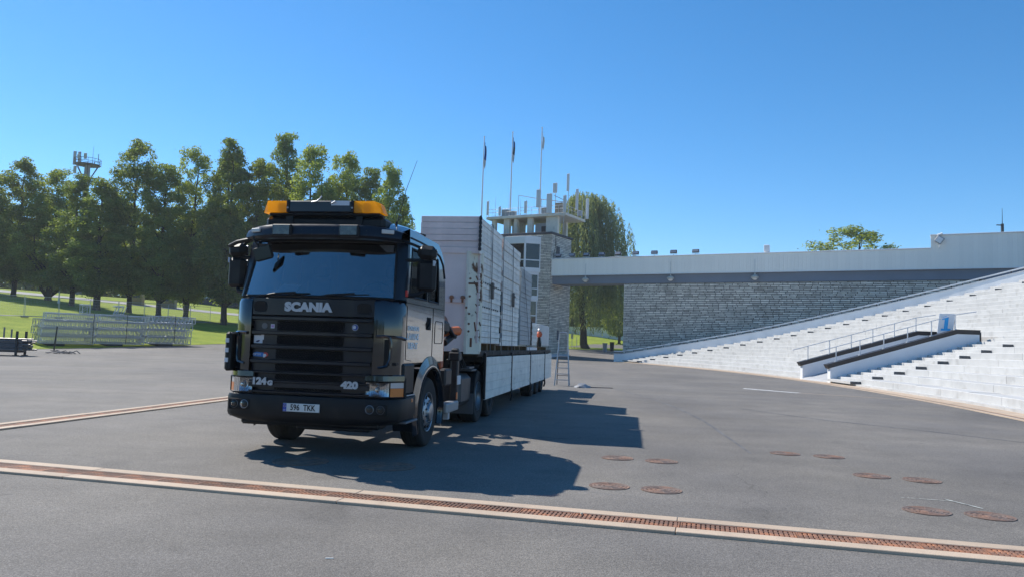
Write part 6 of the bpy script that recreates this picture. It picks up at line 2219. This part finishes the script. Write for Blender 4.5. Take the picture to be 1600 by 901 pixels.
# dark edge protectors of the tallest pile
root = thing('edge_profile', 'dark perforated edge profile on the front corner of the tallest pile', 'edge profile', tl(1.262, 3.69, 3.46), TA)
mb = MB()
for i in range(8): mb.box(-.028, .03, -.012, .03, .01 + i * .088, .065 + i * .088)
mb.box(-.02, .02, -.004, .02, 0, .71); mb.build('profile', DKSTEEL, root)
pm = MB(); pm.box(1.262, 1.272, 0, .12, -.014, .014); pegm = pm.mesh('peg', DKSTEEL)
for k, (y, z, n_, lab) in enumerate(((4.1, 2.87, 9, 'dotted row of dark pegs high on the tallest pile'), (4.1, 2.37, 8, 'dotted row of dark pegs lower on the tallest pile'))):
    root = thing('peg_row', lab, 'pegs', tl(0, y, z), TA)
    for i in range(n_): link('peg', pegm, root, (0, i * .26, 0))
for k, (y, lab) in enumerate(((6.52, 'dark bracket in the gap between the two tall piles, upper'), (6.52, 'dark bracket in the gap between the two tall piles, lower'), (12.35, 'striped dark post before the low pile'))):
    mb = MB()
    if k < 2:
        mb.box(1.10, 1.26, -.05, .05, 0, .55); mb.box(1.262, 1.29, -.06, .06, .1, .22, mi=1); mb.box(1.262, 1.29, -.06, .06, .38, .45, mi=1)
    else:
        mb.box(1.15, 1.25, -.05, .05, 0, .75); 
        for i in range(4): mb.box(1.251, 1.262, -.052, .052, .06 + i * .18, .14 + i * .18, mi=1)
    o = mb.build('load_post', [DKSTEEL, STICK_W]); o.location = tl(0, y, (2.3, 1.66, 1.62)[k]); o.rotation_euler = (0, 0, TA); tag(o, lab, 'post')
# ladder frame piece and steel profile lying on the tail
mb = MB(); mb.tube([(1.05, 0, 0), (1.05, .9, .65)], .03, 6); mb.tube([(.6, 0, 0), (.6, .9, .65)], .03, 6)
for i in range(4): mb.cyl((.6, .2 + i * .2, .15 + i * .145), (1.05, .2 + i * .2, .15 + i * .145), .02, n=6)
o = mb.build('short_ladder', ALU); o.location = tl(0.1, 11.9, 1.6); o.rotation_euler = (0, 0, TA); tag(o, 'short alloy steps leaning behind the grey pile', 'steps')
mb = MB(); mb.box(.5, 1.2, 0, 2.4, 0, .13, b=.01); mb.box(1.2, 1.21, .1, 1.1, .02, .11)
o = mb.build('white_profile', FRAME_W); o.location = tl(.02, 11.6, 1.43); o.rotation_euler = (0, 0, TA); tag(o, 'flat white metal profile lying on the deck edge', 'profile')
root = thing('ratchet_bundle', 'small orange and black strap bundle hanging on the trailer tail', 'strap bundle', tl(1.28, 14.0, 1.60), TA)
mb = MB(); mb.lathe([(0, .02), (.04, .10), (.14, .13), (.22, .09), (.26, .02)], (0, 0, .33), (0, 0, 1), 12); mb.build('orange_roll', mat('signal orange', (.62, .13, .06), .7), root)
mb = MB(); mb.lathe([(0, .09), (.1, .10), (.25, .07), (.36, .06)], (0, 0, -.02), (0, 0, 1), 10); mb.box(-.04, .04, -.12, .12, .28, .34); mb.build('black_strap', PLAST, root)
mb = MB(); mb.lathe([(0, .06), (.06, .07), (.10, .03), (.11, .01)], (0, 0, .58), (0, 0, 1), 10); mb.build('grey_knob', GALV, root)
root.scale = (.8, .8, .85)

# ================================================================== LADDER, SMALL THINGS
lad = thing('step_ladder', 'tall aluminium step ladder standing at the trailer tail', 'ladder', (2.22, 32.2, 0), R(-8))
LADM = mat('ladder alloy', (.45, .45, .46), .4, .6, var=.1)
mb = MB()
for s_ in (-1, 1): mb.tube([(s_ * .30, -.30, 0), (s_ * .20, .02, 1.55), (s_ * .19, .05, 1.72)], .028, 6)
mb.tube([(-.19, .05, 1.55), (-.18, .06, 2.12), (-.13, .06, 2.2), (.13, .06, 2.2), (.18, .06, 2.12), (.19, .05, 1.55)], .022, 7); mb.build('front_rails', LADM, lad)
for i in range(6):
    t = (i + 1) / 6.6
    z = 1.62 * t
    hw_ = .30 - .10 * z / 1.55; y = -.30 + .32 * z / 1.55
    m_ = MB(); m_.box(-hw_, hw_, y - .01, y + .11, z - .02, z + .012, b=.004); m_.build('tread', LADM, lad)
mb = MB()
for s_ in (-1, 1): mb.tube([(s_ * .27, .62, 0), (s_ * .19, .08, 1.6)], .02, 6)
for z in (.4, .95): mb.cyl((-.25, .62 - .34 * z, z), (.25, .62 - .34 * z, z), .014, n=6)
mb.build('rear_rails', mat('dark alloy', (.12, .12, .125), .4, .5), lad)
bag = thing('tool_bag', 'crumpled grey cloth lying beside the ladder', 'cloth', (2.95, 31.0, 0), .3)
mb = MB()
rows = []
for i in range(7):
    row = []
    for j in range(9):
        a = j / 8 * 2 * math.pi
        r = .26 * (1 - i / 6.0) ** .6 * (1 + .25 * math.sin(3 * a + i)) + .005
        row.append((r * 1.3 * math.cos(a), r * math.sin(a), .03 * i + .02 * math.sin(a * 5 + i)))
    rows.append(row)
mb.grid(rows); mb.build('cloth', mat('grey cloth', (.33, .34, .36), .9, var=.2, vs=6), bag)
mb = MB(); mb.tube([(.1, .1, .03), (.7, -.05, .02), (1.25, -.18, .015)], .013, 6); mb.build('shadow_line_rod', DKSTEEL, bag)  # dark rod shaped to stand for a thin shadow line on the asphalt

# ------------------------------------------------------------------ added haze
hb = MB(); hb.box(-420, 320, -140, 420, -1.2, 60)  # thin volume put in to lift the dark tones of far things
hm = bpy.data.materials.new('added haze')
hm.use_nodes = True
hn = hm.node_tree.nodes
hn.remove(hn['Principled BSDF'])
pv = hn.new('ShaderNodeVolumePrincipled')
pv.inputs['Color'].default_value = (0.86, 0.92, 1.0, 1)
pv.inputs['Density'].default_value = 0.00034
pv.inputs['Anisotropy'].default_value = 0.3
hm.node_tree.links.new(pv.outputs[0], hn['Material Output'].inputs['Volume'])
hz_o = stuff(hb.build('haze', hm))
hz_o['label'] = 'faint haze over the whole yard, added to lift the dark far trees'
hz_o['category'] = 'haze'
